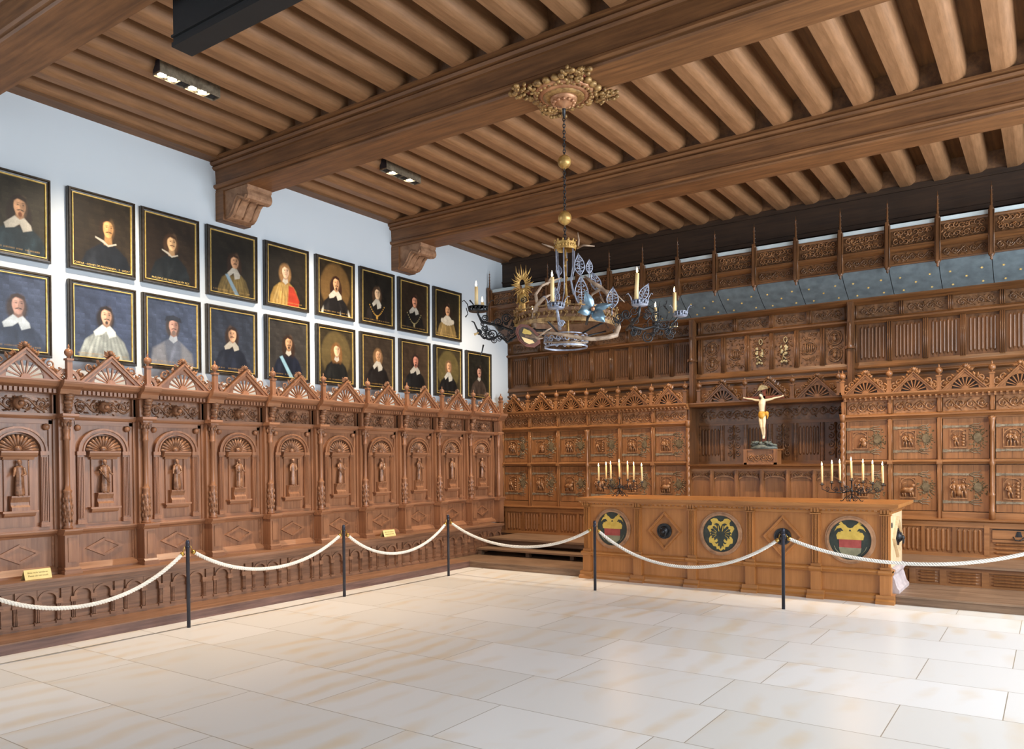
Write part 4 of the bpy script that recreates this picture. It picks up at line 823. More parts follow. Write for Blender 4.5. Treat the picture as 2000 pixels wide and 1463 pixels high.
tag(r,'oak seat back of six panels with pierced tracery heads below the crucifix','panelling',None,'thing')
# ================================================================= UPPER PANELLING (y=.38)
UY=-.38
def upper(x0,x1,stiles,kindf,fstiles,label,name):
    r=empty(name,(0,0,0))
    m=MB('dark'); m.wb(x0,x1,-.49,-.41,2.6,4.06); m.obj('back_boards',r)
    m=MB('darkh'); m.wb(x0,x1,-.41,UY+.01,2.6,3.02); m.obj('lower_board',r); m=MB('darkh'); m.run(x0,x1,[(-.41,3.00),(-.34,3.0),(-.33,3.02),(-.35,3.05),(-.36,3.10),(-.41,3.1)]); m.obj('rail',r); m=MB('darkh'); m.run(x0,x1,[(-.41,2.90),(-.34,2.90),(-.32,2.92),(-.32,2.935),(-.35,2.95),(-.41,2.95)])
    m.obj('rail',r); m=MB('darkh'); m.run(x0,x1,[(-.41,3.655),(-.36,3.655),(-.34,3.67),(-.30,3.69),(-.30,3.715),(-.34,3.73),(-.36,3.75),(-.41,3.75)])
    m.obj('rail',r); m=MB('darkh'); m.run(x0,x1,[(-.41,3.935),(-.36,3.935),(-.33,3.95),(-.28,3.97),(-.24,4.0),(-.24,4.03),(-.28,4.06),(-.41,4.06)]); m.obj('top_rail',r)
    def stile(a,z0,z1,nm='stile'):
        m=MB('dark'); m.wb(a-.034,a+.034,-.41,-.35,z0,z1); m.tube([(a-.024,.345,z0),(a-.024,.345,z1)],.009,6); m.tube([(a+.024,.345,z0),(a+.024,.345,z1)],.009,6); m.tube([(a,.340,z0),(a,.340,z1)],.008,6); m.obj(nm,r)
    for a in stiles: stile(a,3.10,3.66)
    for a in fstiles: stile(a,3.75,3.94,'frieze_stile')
    for i in range(len(stiles)-1):
        a0,a1=stiles[i]+.045,stiles[i+1]-.045; kindf(r,i,a0,a1)
    for i in range(len(fstiles)-1):
        m=MB('darkcarve'); m.wb(fstiles[i],fstiles[i+1],-.41,-.395,3.75,3.94); vine(m,fstiles[i]+.07,fstiles[i+1]-.07,3.775,3.915,-.395,200+i+int(x0*10),leaves=1.2); m.obj('frieze_carving',r)
    tag(r,label,'panelling',None,'thing'); return r
def lf(r,i,a0,a1):
    m=MB('dark'); m.wb(a0-.01,a1+.01,-.41,-.395,3.1,3.655); linen(m,a0+.02,a1-.02,3.13,3.63,-.395,7,.02); m.obj('linenfold_panel',r)
def carved(r,i,a0,a1):
    m=MB('darkcarve'); m.wb(a0-.01,a1+.01,-.41,-.395,3.1,3.655); c=(a0+a1)/2; D=-.392; rd=random.Random(300+i)
    if i in (0,5):
        for zc in (3.25,3.50): 
            m.tube([(c+.1*math.cos(t),-(D+.005),zc+.105*math.sin(t)) for t in [2*PI*k/20 for k in range(21)]],.011,6,False)
            m.tube([(c+.075*math.cos(t),-(D+.003),zc+.08*math.sin(t)) for t in [2*PI*k/20 for k in range(21)]],.006,6,False)
            m.blob((c,-(D+.02),zc-.01),.03,.025,.045,8,6); m.blob((c,-(D+.015),zc+.045),.034,.02,.02,8,5)
    elif i in (1,4):
        for k in range(5): m.tube([(c-.06+.03*k,-(D+.01),3.32),(c-.06+.03*k,-(D+.01),3.44)],.009,5)
        m.tube([(c+.09*math.cos(t),-(D+.005),3.38+.09*math.sin(t)) for t in [2*PI*k/20 for k in range(21)]],.009,6,False)
    else:
        m.m('poly'); [m.blob((c+rd.uniform(-.05,.05),-(D+.02),3.36+rd.uniform(-.07,.08)),rd.uniform(.012,.026),.02,rd.uniform(.012,.03),7,5,rd.uniform(0,3)) for q in range(14)]; [m.blob((c+.035*(q-1),-(D+.03),3.20+.01*(q%2)),.022,.022,.022,8,6) for q in range(3)]; m.tube([(c-.03,-(D+.02),3.22),(c-.01,-(D+.03),3.29),(c+.03,-(D+.02),3.24)],.010,5); m.tube([(c+.02+.026*math.cos(t),-(D+.02),3.54+.042*math.sin(t)) for t in [2*PI*k/12 for k in range(13)]],.007,5,False); m.m('darkcarve')
    for k in range(60):
        a=rd.uniform(a0+.02,a1-.04); z=rd.uniform(3.13,3.62); m.leaf(a,z,D,rd.uniform(.03,.05),.011,rd.uniform(0,6.28),.014)
    for k in range(10):
        m.scroll(rd.uniform(a0+.05,a1-.05),rd.uniform(3.16,3.6),.035,D+.003,.006,1.3,dr=rd.choice((-1,1)),steps=10,n=4)
    m.obj('carved_panel',r)
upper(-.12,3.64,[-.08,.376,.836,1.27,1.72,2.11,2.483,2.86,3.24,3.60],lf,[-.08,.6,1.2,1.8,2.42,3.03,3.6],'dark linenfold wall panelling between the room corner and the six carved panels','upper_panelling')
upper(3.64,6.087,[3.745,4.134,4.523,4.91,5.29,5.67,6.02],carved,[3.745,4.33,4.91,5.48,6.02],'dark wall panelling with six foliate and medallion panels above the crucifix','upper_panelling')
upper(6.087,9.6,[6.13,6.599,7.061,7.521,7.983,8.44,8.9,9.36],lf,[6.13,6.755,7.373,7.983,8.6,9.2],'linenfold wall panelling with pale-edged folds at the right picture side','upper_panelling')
for x,lab in ((3.64,'tall oak pilaster with pinnacle shaft left of the six carved panels'),(6.087,'tall oak pilaster with pinnacle shaft right of the six carved panels')):
    r=empty('wall_pilaster',(x,.30,0)); m=MB('dark'); m.box(-.045,.045,-.05,.1,2.62,4.0); m.box(-.03,.03,-.075,-.05,2.62,3.95); m.obj('shaft',r)
    m=MB('dark'); m.box(-.06,.06,-.09,.1,3.30,3.34); m.lathe([(.05,3.3),(.03,3.36),(.012,3.62),(.02,3.65),(.004,3.7)],(0,-.08),8); m.obj('pinnacle',r); tag(r,lab,'pilaster',None,'thing')
# ================================================================= CANOPY
r=empty('coved_canopy',(0,0,0)); CP=.608; x00=3.64-6*CP-.05; CD=.30
cb=[x00]+[3.64+CP*i for i in range(-5,10)]
xa,xb=-.12,cb[-1]
m=MB('darkh'); m.wb(xa,xb,.20,.24,4.32,4.80)
m.run(xa,xb,[(.2,4.49),(.28,4.49),(.31,4.51),(.335,4.53),(.335,4.555),(.30,4.57),(.2,4.575)]); m.run(xa,xb,[(.2,4.78),(.27,4.78),(.28,4.80),(.28,4.815),(.2,4.815)]); m.run(xa,xb,[(.18,4.315),(.25,4.315),(.26,4.33),(.2,4.345)]); m.obj('front_frame',r)
m=MB('strip'); m.wb(xa,xb,.16,.27,4.816,4.875); m.obj('pale_top_strip',r)
for i in range(len(cb)-1):
    a0,a1=max(cb[i],xa),cb[i+1]
    m=MB('darkcarve'); rd=random.Random(400+i)
    m.wb(a0+.04,a1-.04,.24,.245,4.575,4.79); m.m('oakcarve')
    # pierced flamboyant tracery
    for k in range(16):
        m.scroll(a0+.07+(a1-a0-.14)*(k%8+.5)/8,4.63+.11*(k//8),.045,.262,.008,1.2,dr=(-1)**k,start=rd.uniform(0,6),steps=9,n=4)
    for k in range(30): m.leaf(rd.uniform(a0+.05,a1-.1),rd.uniform(4.59,4.77),.25,.05,.012,rd.uniform(0,6.3),.016)
    m.obj('tracery_panel',r)
    m=MB('darkcarve'); vine(m,a0+.05,a1-.05,4.35,4.48,.242,500+i,leaves=1.0); m.obj('lower_frieze_carving',r)
    # coving
    m=MB('coving' if i>4 else 'dark'); n=8; vs=[];fs=[]
    for k in range(n+1):
        t=k/n; y=-.22+(.30+.22)*(t**1.0); z=4.32-.33*(t**.75) ; bulge=.0
        for x in (a0+.004,a1-.004): vs.append((x,y,z))
    fs=[(2*k,2*k+1,2*k+3,2*k+2) for k in range(n)]; m.add(vs,fs,True)
    m.m('darkh'); m.add([(a0,-.235,4.32),(a0,.3,3.98),(a0,.3,4.02),(a0,-.2,4.34)],[(0,1,2,3)])
    m.m('gilt')
    for px,pz in () if i<=4 else ((.2,.3),(.5,.5),(.8,.3),(.22,.75),(.8,.75)):
        t=pz; x=a0+(a1-a0)*px; y=-.22+.52*t; z=4.32-.33*t**.75; sx=.022
        pts=[]
        for q in range(12):
            an=PI*q/6; rr=sx if q%2==0 else sx*.35; pts.append((x+rr*math.cos(an),y-.006-rr*math.sin(an)*.55*.5,z-.006+rr*math.sin(an)*.85))
        m.add(pts,[tuple(range(12))])
    m.obj('starry_coving_panel',r)
for i,a in enumerate(cb):
    if a<xa: a=xa+.02
    m=MB('dark'); m.wb(a-.035,a+.035,.24,.33,4.30,4.86); m.wb(a-.018,a+.018,.33,.36,4.28,4.9); m.tube([(a-.028,-.335,4.3),(a-.028,-.335,4.84)],.008,5); m.tube([(a+.028,-.335,4.3),(a+.028,-.335,4.84)],.008,5)
    m.lathe([(.004,4.21),(.02,4.235),(.012,4.25),(.03,4.27),(.04,4.30)],(a,-.31),8)
    m.lathe([(.036,4.86),(.022,4.885),(.014,4.92),(.011,5.05),(.008,5.14),(.014,5.155),(.004,5.17),(.002,5.22)],(a,-.31),6)
    for k in range(4):
        z=4.93+.055*k
        for sg in (-1,1): m.leaf(a+sg*.007,z,.31,.018,.006,PI/2-sg*.9,.006)
    m.obj('pinnacle',r)
m=MB('dark'); m.wb(xa,xb,-.5,.2,4.82,4.84)
m.obj('canopy_deck',r); tag(r,'carved canopy with starry blue coving along the top of the back wall','canopy')
# ================================================================= BACK BENCHES
def bench(x0,x1,stl,label,right=False):
    r=empty('panelled_bench',(0,0,0)); 
    m=MB('oakh'); m.wb(x0,x1,-.02,.15,.10,.84); m.run(x0-(0 if right else .0),x1,[(-.02,.83),(.17,.83),(.19,.84),(.20,.85),(.20,.862),(-.02,.872)]); m.wb(x0,x1,.15,.175,.76,.83); m.wb(x0,x1,.15,.175,.36,.41); m.obj('back_frame',r)
    for i,(a0,a1) in enumerate(stl):
        m=MB('oak'); m.wb(a0-.045,a0-.005,.15,.172,.40,.77); linen(m,a0,a1,.42,.75,.15,5,.018); m.obj('linenfold_panel',r)
    sx_=max(x0,.44); m=MB('benchx'); m.box(sx_,x1,-1.12,-.15,.335,.37); m.box(sx_,x1,-1.135,-1.12,.34,.365); m.obj('seat_board',r); return r
r=bench(.0,2.9,[(.15+.383*i+.04,.15+.383*i+.34) for i in range(0,7)],'',False)
m=MB('benchx'); m.box(.42,2.9,-1.0,-.15,.25,.336); m.box(.42,2.9,-1.42,-.95,.185,.212); m.box(.42,.5,-1.38,-1.3,.1,.185); m.box(1.35,1.42,-1.3,-1.22,.1,.185); m.box(2.2,2.27,-1.3,-1.22,.1,.185); m.obj('foot_board',r)
tag(r,'panelled oak bench with footboard left of the desk, below the corner cupboards','bench')
r=bench(6.4,9.6,[(6.45,6.72),(6.77,7.04),(7.11,7.41),(7.48,7.785)],'',True)
m=MB('black'); m.wb(7.89,8.5,.15,.155,.62,.75); m.obj('drawer_recess',r)
m=MB('oakh'); m.wb(7.80,7.86,.15,.18,.40,.80); m.wb(7.89,8.5,.15,.178,.585,.615); m.obj('drawer_rail',r)
m=MB('oakh'); m.wb(7.89,8.5,.12,.165,.625,.74); m.m('iron'); m.tube([(8.12,-.17,.66),(8.14,-.2,.62),(8.2,-.2,.615),(8.24,-.17,.66)],.008,6); m.slab([(8.14,.66),(8.22,.66),(8.2,.73),(8.16,.73)],.165,.17); m.obj('drawer',r)
m=MB('oak'); hlinen(m,7.9,8.5,.42,.58,.15,3,.018); m.obj('lower_panel',r)
m=MB('oakh'); m.box(6.4,9.6,-1.06,-.1,.10,.34); m.box(6.4,9.6,-1.075,-1.06,.285,.335); m.box(6.4,9.6,-1.075,-1.06,.10,.125)
for a in (7.04,7.38,7.83,8.5): m.box(a,a+.075,-1.078,-1.06,.1,.3)
m.obj('seat_base',r)
for a0,a1 in ((7.13,7.37),(7.47,7.81),(7.92,8.48)): m=MB('oak'); hlinen(m,a0,a1,.13,.28,1.06,4,.02); m.obj('base_panel',r)
tag(r,'panelled oak bench with linenfold back at the right of the desk','bench')
# ================================================================= DESK
D0=2.18  # front body
r=empty('council_desk',(0,0,0))
m=MB('desk'); m.box(2.985,6.965,-2.15,-1.25,.105,1.08); m.box(3.04,6.93,-D0+.02,-2.1,.39,1.05); m.obj('body',r)
def prof_around(m,x0,x1,y0,y1,pr):  # mouldings on front, left and right
    n=len(pr); vs=[]
    for e,z in pr: vs+= [(x0-e,y1,z),(x0-e,y0-e,z),(x1+e,y0-e,z),(x1+e,y1,z)]
    m.add(vs,[(i*4+j,i*4+j+1,(i+1)*4+j+1,(i+1)*4+j) for i in range(n-1) for j in range(3)]+[(0,3,2,1),((n-1)*4,(n-1)*4+1,(n-1)*4+2,(n-1)*4+3)])
m=MB('deskh'); prof_around(m,2.985,6.965,-2.16,-1.25,[(0,.325),(.02,.325),(.035,.345),(.055,.36),(.055,.378),(.03,.39),(0,.395)]); m.obj('middle_moulding',r)
m=MB('deskh'); prof_around(m,2.985,6.965,-2.16,-1.25,[(0,0),(.055,0),(.055,.03),(.035,.055),(.035,.085),(.015,.10),(0,.11)]); m.obj('plinth',r)
m=MB('deskh'); prof_around(m,2.985,6.965,-2.16,-1.25,[(0,1.03),(.02,1.03),(.03,1.06),(.07,1.085),(.085,1.11),(.09,1.125),(0,1.125)]); m.m('oakcarve')
for i in range(62): a=2.99+i*.064; m.wb(a,a+.036,2.17,2.225,1.068,1.098)
for i in range(14): y=-2.15+i*.064; m.box(6.97,7.025,y,y+.036,1.068,1.098)
m.obj('cornice',r)
m=MB('deskh'); m.box(2.90,7.10,-2.31,-1.15,1.125,1.16); m.box(2.915,7.085,-2.295,-1.16,1.112,1.126); m.obj('desk_top',r)
PX=[3.005,3.805,4.595,5.37,6.172,6.945]
for i,a in enumerate(PX):
    m=MB('desk'); m.wb(a-.048,a+.048,2.12,2.185,.41,1.03)
    for k in range(5): q=a-.037+k*.0165; m.wb(q,q+.007,2.185,2.203,.43,1.02)
    m.m('deskh'); m.wb(a-.058,a+.058,2.12,2.2,.39,.42); m.wb(a-.062,a+.062,2.12,2.215,1.02,1.035)
    for q in (-.035,.0,.035): m.wb(a+q-.012,a+q+.012,2.18,2.24,1.045,1.11)
    m.m('desk'); m.wb(a-.06,a+.06,2.1,2.20,.09,.33); m.m('deskh'); m.run(a-.075,a+.075,[(2.1,.33),(2.21,.33),(2.235,.36),(2.235,.385),(2.1,.395)]); m.run(a-.10,a+.10,[(2.1,0),(2.26,0),(2.25,.035),(2.22,.055),(2.215,.10),(2.1,.11)])
    m.obj('pilaster',r)
def ring(m,c,zc,R0,R1,d0,d1,n=36):
    for i in range(n):
        t1,t2=2*PI*i/n,2*PI*(i+1)/n; m.slab([(c+R0*math.cos(t1),zc+R0*math.sin(t1)),(c+R0*math.cos(t2),zc+R0*math.sin(t2)),(c+R1*math.cos(t2),zc+R1*math.sin(t2)),(c+R1*math.cos(t1),zc+R1*math.sin(t1))],d0,d1)
def disk(m,c,zc,R,d0,d1,n=36): m.slab([(c+R*math.cos(2*PI*i/n),zc+R*math.sin(2*PI*i/n)) for i in range(n)],d0,d1)
def mirror(pts): return pts+[(-x,z) for x,z in pts[::-1]]
for c,kind in ((3.41,0),(4.985,1),(6.56,0)):
    zc=.725; F=2.16; g=MB('c_black'); disk(g,c,zc,.245,F,F+.012)
    med=g.obj('medallion',r)
    g=MB('rim'); ring(g,c,zc,.238,.262,F,F+.035); ring(g,c,zc,.262,.285,F,F+.022); g.obj('rim',med)
    e0=F+.012; T=lambda P:[(c+x,zc+z) for x,z in P]
    if kind==0:
        # double eagle heads over a yellow, red, silver party shield
        g=MB('c_gold'); body=[(-.145,.0),(-.155,.05),(-.135,.085),(-.10,.09),(-.115,.115),(-.15,.12),(-.175,.095),(-.15,.15),(-.10,.185),(-.055,.175),(-.03,.145),(0,.135)]
        g.slab(T([(-.0,.0)]+body),e0,e0+.004); g.slab(T([(0,0)]+[(-x,z) for x,z in body]),e0,e0+.004); 
        g.slab(T([(-.13,.18),(-.10,.215),(-.07,.18)]),e0,e0+.003); g.slab(T([(.13,.18),(.10,.215),(.07,.18)]),e0,e0+.003); g.obj('gold_field',med)
        g=MB('c_black'); 
        for sg in (-1,1): g.slab(T([(sg*.075,.10),(sg*.13,.105),(sg*.15,.125),(sg*.10,.135)]),e0+.004,e0+.006)
        g.slab(T([(-.015,.10),(.015,.10),(.0,.125)]),e0+.004,e0+.006); g.obj('eye_marks',med)
        g=MB('c_red'); g.slab(T([(-.125,.0),(.125,.0),(.12,-.095),(-.12,-.095)]),e0,e0+.005); g.obj('red_band',med)
        g=MB('c_grey'); g.slab(T([(-.125,-.095),(.125,-.095),(.115,-.15),(.06,-.195),(0,-.21),(-.06,-.195),(-.115,-.15)]),e0,e0+.004)
        for sg in (-1,1): g.tube([(c+sg*.12,-(e0+.003),zc-.17),(c+sg*.165,-(e0+.003),zc-.12),(c+sg*.18,-(e0+.003),zc-.08)],.004,5)
        g.obj('silver_field',med)
    else:
        g=MB('c_gold'); out=[(0,-.225),(-.03,-.20),(-.055,-.205),(-.06,-.17),(-.10,-.165),(-.12,-.13),(-.155,-.12),(-.16,-.07),(-.135,-.03),(-.15,.02),(-.18,.07),(-.165,.10),(-.12,.105),(-.115,.14),(-.14,.175),(-.095,.20),(-.05,.195),(-.03,.165),(0,.155)]
        g.slab(T(mirror(out)[:-1]),e0,e0+.004); g.obj('gold_eagle',med)
        g=MB('c_black')
        P_=[(0,.06),(.012,.10),(.03,.13),(.06,.137),(.09,.118),(.06,.11),(.045,.085),(.05,.06),(.085,.10),(.105,.09),(.10,.062),(.132,.058),(.118,.03),(.148,.012),(.122,-.002),(.14,-.03),(.112,-.032),(.12,-.066),(.088,-.058),(.082,-.092),(.05,-.062),(.035,-.09),(.05,-.112),(.08,-.118),(.058,-.135),(.03,-.12),(.04,-.168),(.018,-.155),(0,-.2)]
        half=[(0,.06)]+P_[1:]; full=half+[(-x,z) for x,z in half[::-1][1:-1]]; g.slab(T(full),e0+.004,e0+.008)
        g.m('c_gold')
        for sg in (-1,1): g.tube([(c+sg*.032,-(e0+.009),zc+.105),(c+sg*.03,-(e0+.009),zc+.06),(c+sg*.02,-(e0+.009),zc+.03)],.006,5)
        for sg in (-1,1):
            for a_ in (40,15,-10,-35): t=math.radians(a_); g.tube([(c+sg*(.03+.03*math.cos(t)),-(e0+.008),zc+.03*math.sin(t)),(c+sg*(.02+.10*math.cos(t)),-(e0+.008),zc+.10*math.sin(t))],.0028,4)
        g.obj('black_eagle',med)
def lozenge(parent,c,zc,F,ha,hz,X=None,mat='desk'):
    m=MB(mat); m.X=X; w_=.035
    for sg in (-1,1):
        for sz in (-1,1):
            m.slab([(c+sg*ha,zc),(c,zc+sz*hz),(c,zc+sz*(hz-w_*1.3)),(c+sg*(ha-w_*1.2),zc)],F,F+.025); m.slab([(c+sg*(ha-.01),zc),(c,zc+sz*(hz-.01)),(c,zc+sz*(hz-w_*.8)),(c+sg*(ha-w_*.75),zc)],F,F+.034)
    m.X=None; m.obj('lozenge_moulding',parent)
    m=MB('iron'); m.X=X; ring(m,c,zc,.06,.10,F,F+.016,24); ring(m,c,zc,.085,.105,F,F+.024,24); m.blob((c,-(F+.02),zc),.062,.05,.07,14,8); m.blob((c,-(F+.06),zc-.01),.03,.035,.035,10,6); m.blob((c-.03,-(F+.05),zc+.035),.014,.014,.016,6,4); m.blob((c+.03,-(F+.05),zc+.035),.014,.014,.016,6,4)
    m.tube([(c+.045*math.sin(t),-(F+.075),zc-.04-.04*math.cos(t)) for t in [2*PI*k/16 for k in range(17)]],.006,6,False); m.X=None; m.obj('lion_knocker',parent)
lozenge(r,4.198,.725,2.16,.245,.265); lozenge(r,5.773,.725,2.16,.245,.265)
SX=Matrix(((0,-1,0,6.965),(1,0,0,0),(0,0,1,0),(0,0,0,1)))
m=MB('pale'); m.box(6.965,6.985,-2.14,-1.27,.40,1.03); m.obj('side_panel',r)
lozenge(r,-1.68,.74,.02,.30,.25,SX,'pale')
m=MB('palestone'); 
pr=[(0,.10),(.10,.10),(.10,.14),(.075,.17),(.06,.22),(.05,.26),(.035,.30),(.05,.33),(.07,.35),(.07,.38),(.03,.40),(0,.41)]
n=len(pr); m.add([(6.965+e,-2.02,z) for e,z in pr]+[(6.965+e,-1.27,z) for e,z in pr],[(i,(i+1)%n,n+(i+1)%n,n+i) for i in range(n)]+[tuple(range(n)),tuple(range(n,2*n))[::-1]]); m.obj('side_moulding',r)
m=MB('iron'); m.X=Matrix(((0,-1,0,6.985),(1,0,0,0),(0,0,1,0),(0,0,0,1))); m.tube([(-2.02+.022*math.cos(t),-.004,.90+.028*math.sin(t)) for t in [2*PI*k/12 for k in range(13)]],.005,5,False); m.X=None; m.obj('keyhole_ring',r)
tag(r,'long honey oak council desk with three painted medallions','desk')
# ================================================================= CANDELABRA & CANDLES
def candle(x,y,z,L,label,group,rr=.0125,lit=True,lean=(0,0)):
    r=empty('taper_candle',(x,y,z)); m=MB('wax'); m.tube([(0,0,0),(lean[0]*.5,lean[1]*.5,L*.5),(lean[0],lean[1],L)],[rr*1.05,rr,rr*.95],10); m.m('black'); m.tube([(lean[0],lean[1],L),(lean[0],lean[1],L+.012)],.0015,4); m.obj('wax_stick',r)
    if lit: m=MB('flame'); m.lathe([(.001,L+.004),(.006,L+.010),(.0085,L+.02),(.006,L+.034),(.0025,L+.048),(.0005,L+.056)],(lean[0]-.002,lean[1]),8); m.obj('flame',r)
    tag(r,label,'candle',group); return r
OFF=[-.345,-.235,-.128,0,.128,.240,.345]
def candelabrum(x,y,label):
    r=empty('candelabrum',(x,y,1.16)); m=MB('iron')
    m.tube([(0,0,.035),(0,0,.25)],.0085,8); 
    for sg in (-1,1):
        m.scroll(sg*.045,.032,.032,0,.0055,1.6,dr=sg,start=PI/2+ (0)); m.tube([(0,0,.10),(sg*.03,0,.075),(sg*.075,0,.05),(sg*.10,0,.012),(sg*.125,0,.006),(sg*.13,0,.018)],.0055,6)
    for sg in (-1,1): m.tube([(0,0,.09),(0,sg*.04,.07),(0,sg*.08,.03),(0,sg*.10,.005)],.0055,6)
    m.blob((0,0,.13),.02,.02,.024,8,6); m.obj('scrolled_foot',r)
    CZ=[.205,.225,.235,.262,.235,.222,.205]
    for i,o in enumerate(OFF):
        if o==0: m=MB('iron'); m.tube([(0,0,.24),(0,0,.26)],.01,6)
        else:
            m=MB('iron'); s=1 if o>0 else -1; a=abs(o); dy=.03*math.sin(i*2.3)
            m.tube([(0,0,.14),(s*a*.35,dy*.4,.105+.02*(a<.2)),(s*a*.75,dy*.8,.11),(s*a,dy,.15),(s*a,dy,CZ[i])],[.006,.006,.0055,.005,.005],6)
            m.scroll(s*a*.82,.155,.03,-dy,.0045,1.5,dr=-s,start=-PI/2,steps=14); m.scroll(s*a*.52,.145,.026,-dy*.6,.004,1.4,dr=s,start=PI/2,steps=12)
        yy=0 if o==0 else .03*math.sin(i*2.3)
        m.lathe([(.004,CZ[i]-.012),(.027,CZ[i]-.004),(.03,CZ[i]+.002),(.015,CZ[i]+.004),(.016,CZ[i]+.024),(.0135,CZ[i]+.024)],(o,yy),10); m.obj('candle_arm',r)
    m=MB('iron'); rd=random.Random(int(x*10))
    for k in range(14): m.leaf(rd.uniform(-.1,.1),rd.uniform(.12,.2),.0,.05,.008,rd.uniform(0,6.3),.006)
    m.obj('leaf_ornament',r); tag(r,label,'candelabrum','seven-armed iron candelabra on the desk')
    return CZ
for (x,y,side) in ((3.30,-1.72,'left'),(6.515,-1.85,'right')):
    CZ=candelabrum(x,y,'black wrought iron seven-armed candelabrum near the %s end of the desk'%side)
    for i,o in enumerate(OFF):
        yy=0 if o==0 else .03*math.sin(i*2.3)
        pos='the centre one' if i==3 else '%s from the outer %s'%(ORD[i] if i<3 else ORD[6-i],'left' if i<3 else 'right')
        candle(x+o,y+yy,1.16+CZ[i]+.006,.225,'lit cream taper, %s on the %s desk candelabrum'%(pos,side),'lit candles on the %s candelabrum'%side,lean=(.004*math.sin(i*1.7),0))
    l=bpy.data.lights.new('candle_glow','POINT'); l.energy=5; l.color=(1,.55,.22); l.shadow_soft_size=.2; o=bpy.data.objects.new('candle_glow',l); COL.objects.link(o); o.location=(x,y,1.70)
# ================================================================= CRUCIFIX
r=empty('crucifix_plinth',(4.90,-.165,1.605))
m=MB('oak'); m.box(-.25,.23,-.0,.25,0,.235); m.box(-.27,.25,-.015,.26,.215,.235); m.box(-.265,-.215,-.02,0,0,.22); m.box(.19,.245,-.02,0,0,.22); m.box(-.26,.24,-.02,.0,0,.03); m.obj('box',r)
m=MB('oakcarve'); vine(m,-.2,.18,.04,.17,.003,77,leaves=.6); m.obj('carved_front',r); tag(r,'small carved oak plinth block under the crucifix','plinth')
r=empty('crucifix',(4.925,-.11,1.84)); rd=random.Random(5)
m=MB('rock')
m.blob((0,0,.0),.21,.12,.10,16,10)
for k in range(26): m.blob((rd.uniform(-.17,.17),rd.uniform(-.09,.05),rd.uniform(.02,.10)*(1)),rd.uniform(.025,.06),rd.uniform(.03,.05),rd.uniform(.015,.03),7,5,rd.uniform(-.6,.6))
m.v=[(x,y,max(z,0)) for x,y,z in m.v]; m.obj('rocky_mound',r)
m=MB('redwood'); m.box(-.025,.025,.0,.035,.05,.93); m.box(-.30,.30,.0,.03,.755,.805); m.obj('cross',r)
m=MB('poly'); m.slab([(-.09,.885),(.07,.915),(.045,.955),(-.02,.975),(-.055,.96)],-.01,.02); m.obj('title_scroll',r)
m=MB('skin'); s=1
m.tube([(-.01,-.035,.50),(-.012,-.045,.56),(-.012,-.05,.62),(-.010,-.05,.68),(-.005,-.045,.735),(-.005,-.035,.765)],[.046,.037,.043,.052,.047,.024],12)
m.tube([(-.005,-.04,.75),(-.008,-.055,.79)],[.02,.018],8)
m.blob((-.02,-.07,.81),.028,.033,.04,12,8,.3)
m.blob((-.024,-.104,.805),.006,.008,.010,6,4)
for sg in (-1,1):
    m.tube([(sg*.035,-.04,.735),(sg*.11,-.035,.745),(sg*.17,-.03,.765),(sg*.235,-.022,.775),(sg*.27,-.018,.785)],[.020,.018,.014,.0115,.009],8)
    m.blob((sg*.285,-.018,.788),.014,.008,.011,8,5)
    for q in range(4): m.tube([(sg*.29,-.02,.780+.006*q),(sg*(.305+.003*(q%2)),-.026,.784+.007*q)],[.0035,.0028],5)
    m.tube([(sg*.284,-.022,.795),(sg*.288,-.03,.806)],[.004,.003],5)
    m.tube([(sg*.022-.01,-.04,.52),(sg*.026-.002,-.065,.42),(sg*.018+.006,-.075,.33),(sg*.012+.012,-.055,.25),(sg*.008+.014,-.045,.19)],[.032,.029,.022,.019,.012],9)
    m.tube([(sg*.008+.014,-.045,.195),(sg*.007+.015,-.07,.155)],[.013,.009],7)
o=m.obj('body',r); md=o.modifiers.new('weld_surface','REMESH'); md.mode='VOXEL'; md.voxel_size=.0048; md.use_smooth_shade=True
m=MB('hair'); m.blob((-.018,-.06,.825),.034,.034,.036,12,8); m.tube([(-.04,-.05,.81),(-.045,-.055,.765)],[.014,.008],7); m.tube([(-.02,-.10,.782),(-.02,-.09,.765)],[.016,.006],7)
m.tube([(-.02+.034*math.cos(t),-.066+.034*math.sin(t),.84) for t in [2*PI*k/12 for k in range(13)]],.005,5,False); m.obj('hair',r)
m=MB('loin'); m.tube([(-.012,-.042,.565),(-.012,-.045,.53),(-.01,-.05,.49),(-.008,-.055,.455)],[.047,.055,.052,.038],14); m.blob((.06,-.05,.535),.032,.02,.034,10,6); m.tube([(.06,-.05,.55),(.075,-.05,.5),(.065,-.05,.45)],[.02,.016,.006],7); m.obj('loincloth',r)
tag(r,'painted crucifix with pale figure and ochre loincloth on a dark rocky mound','crucifix')
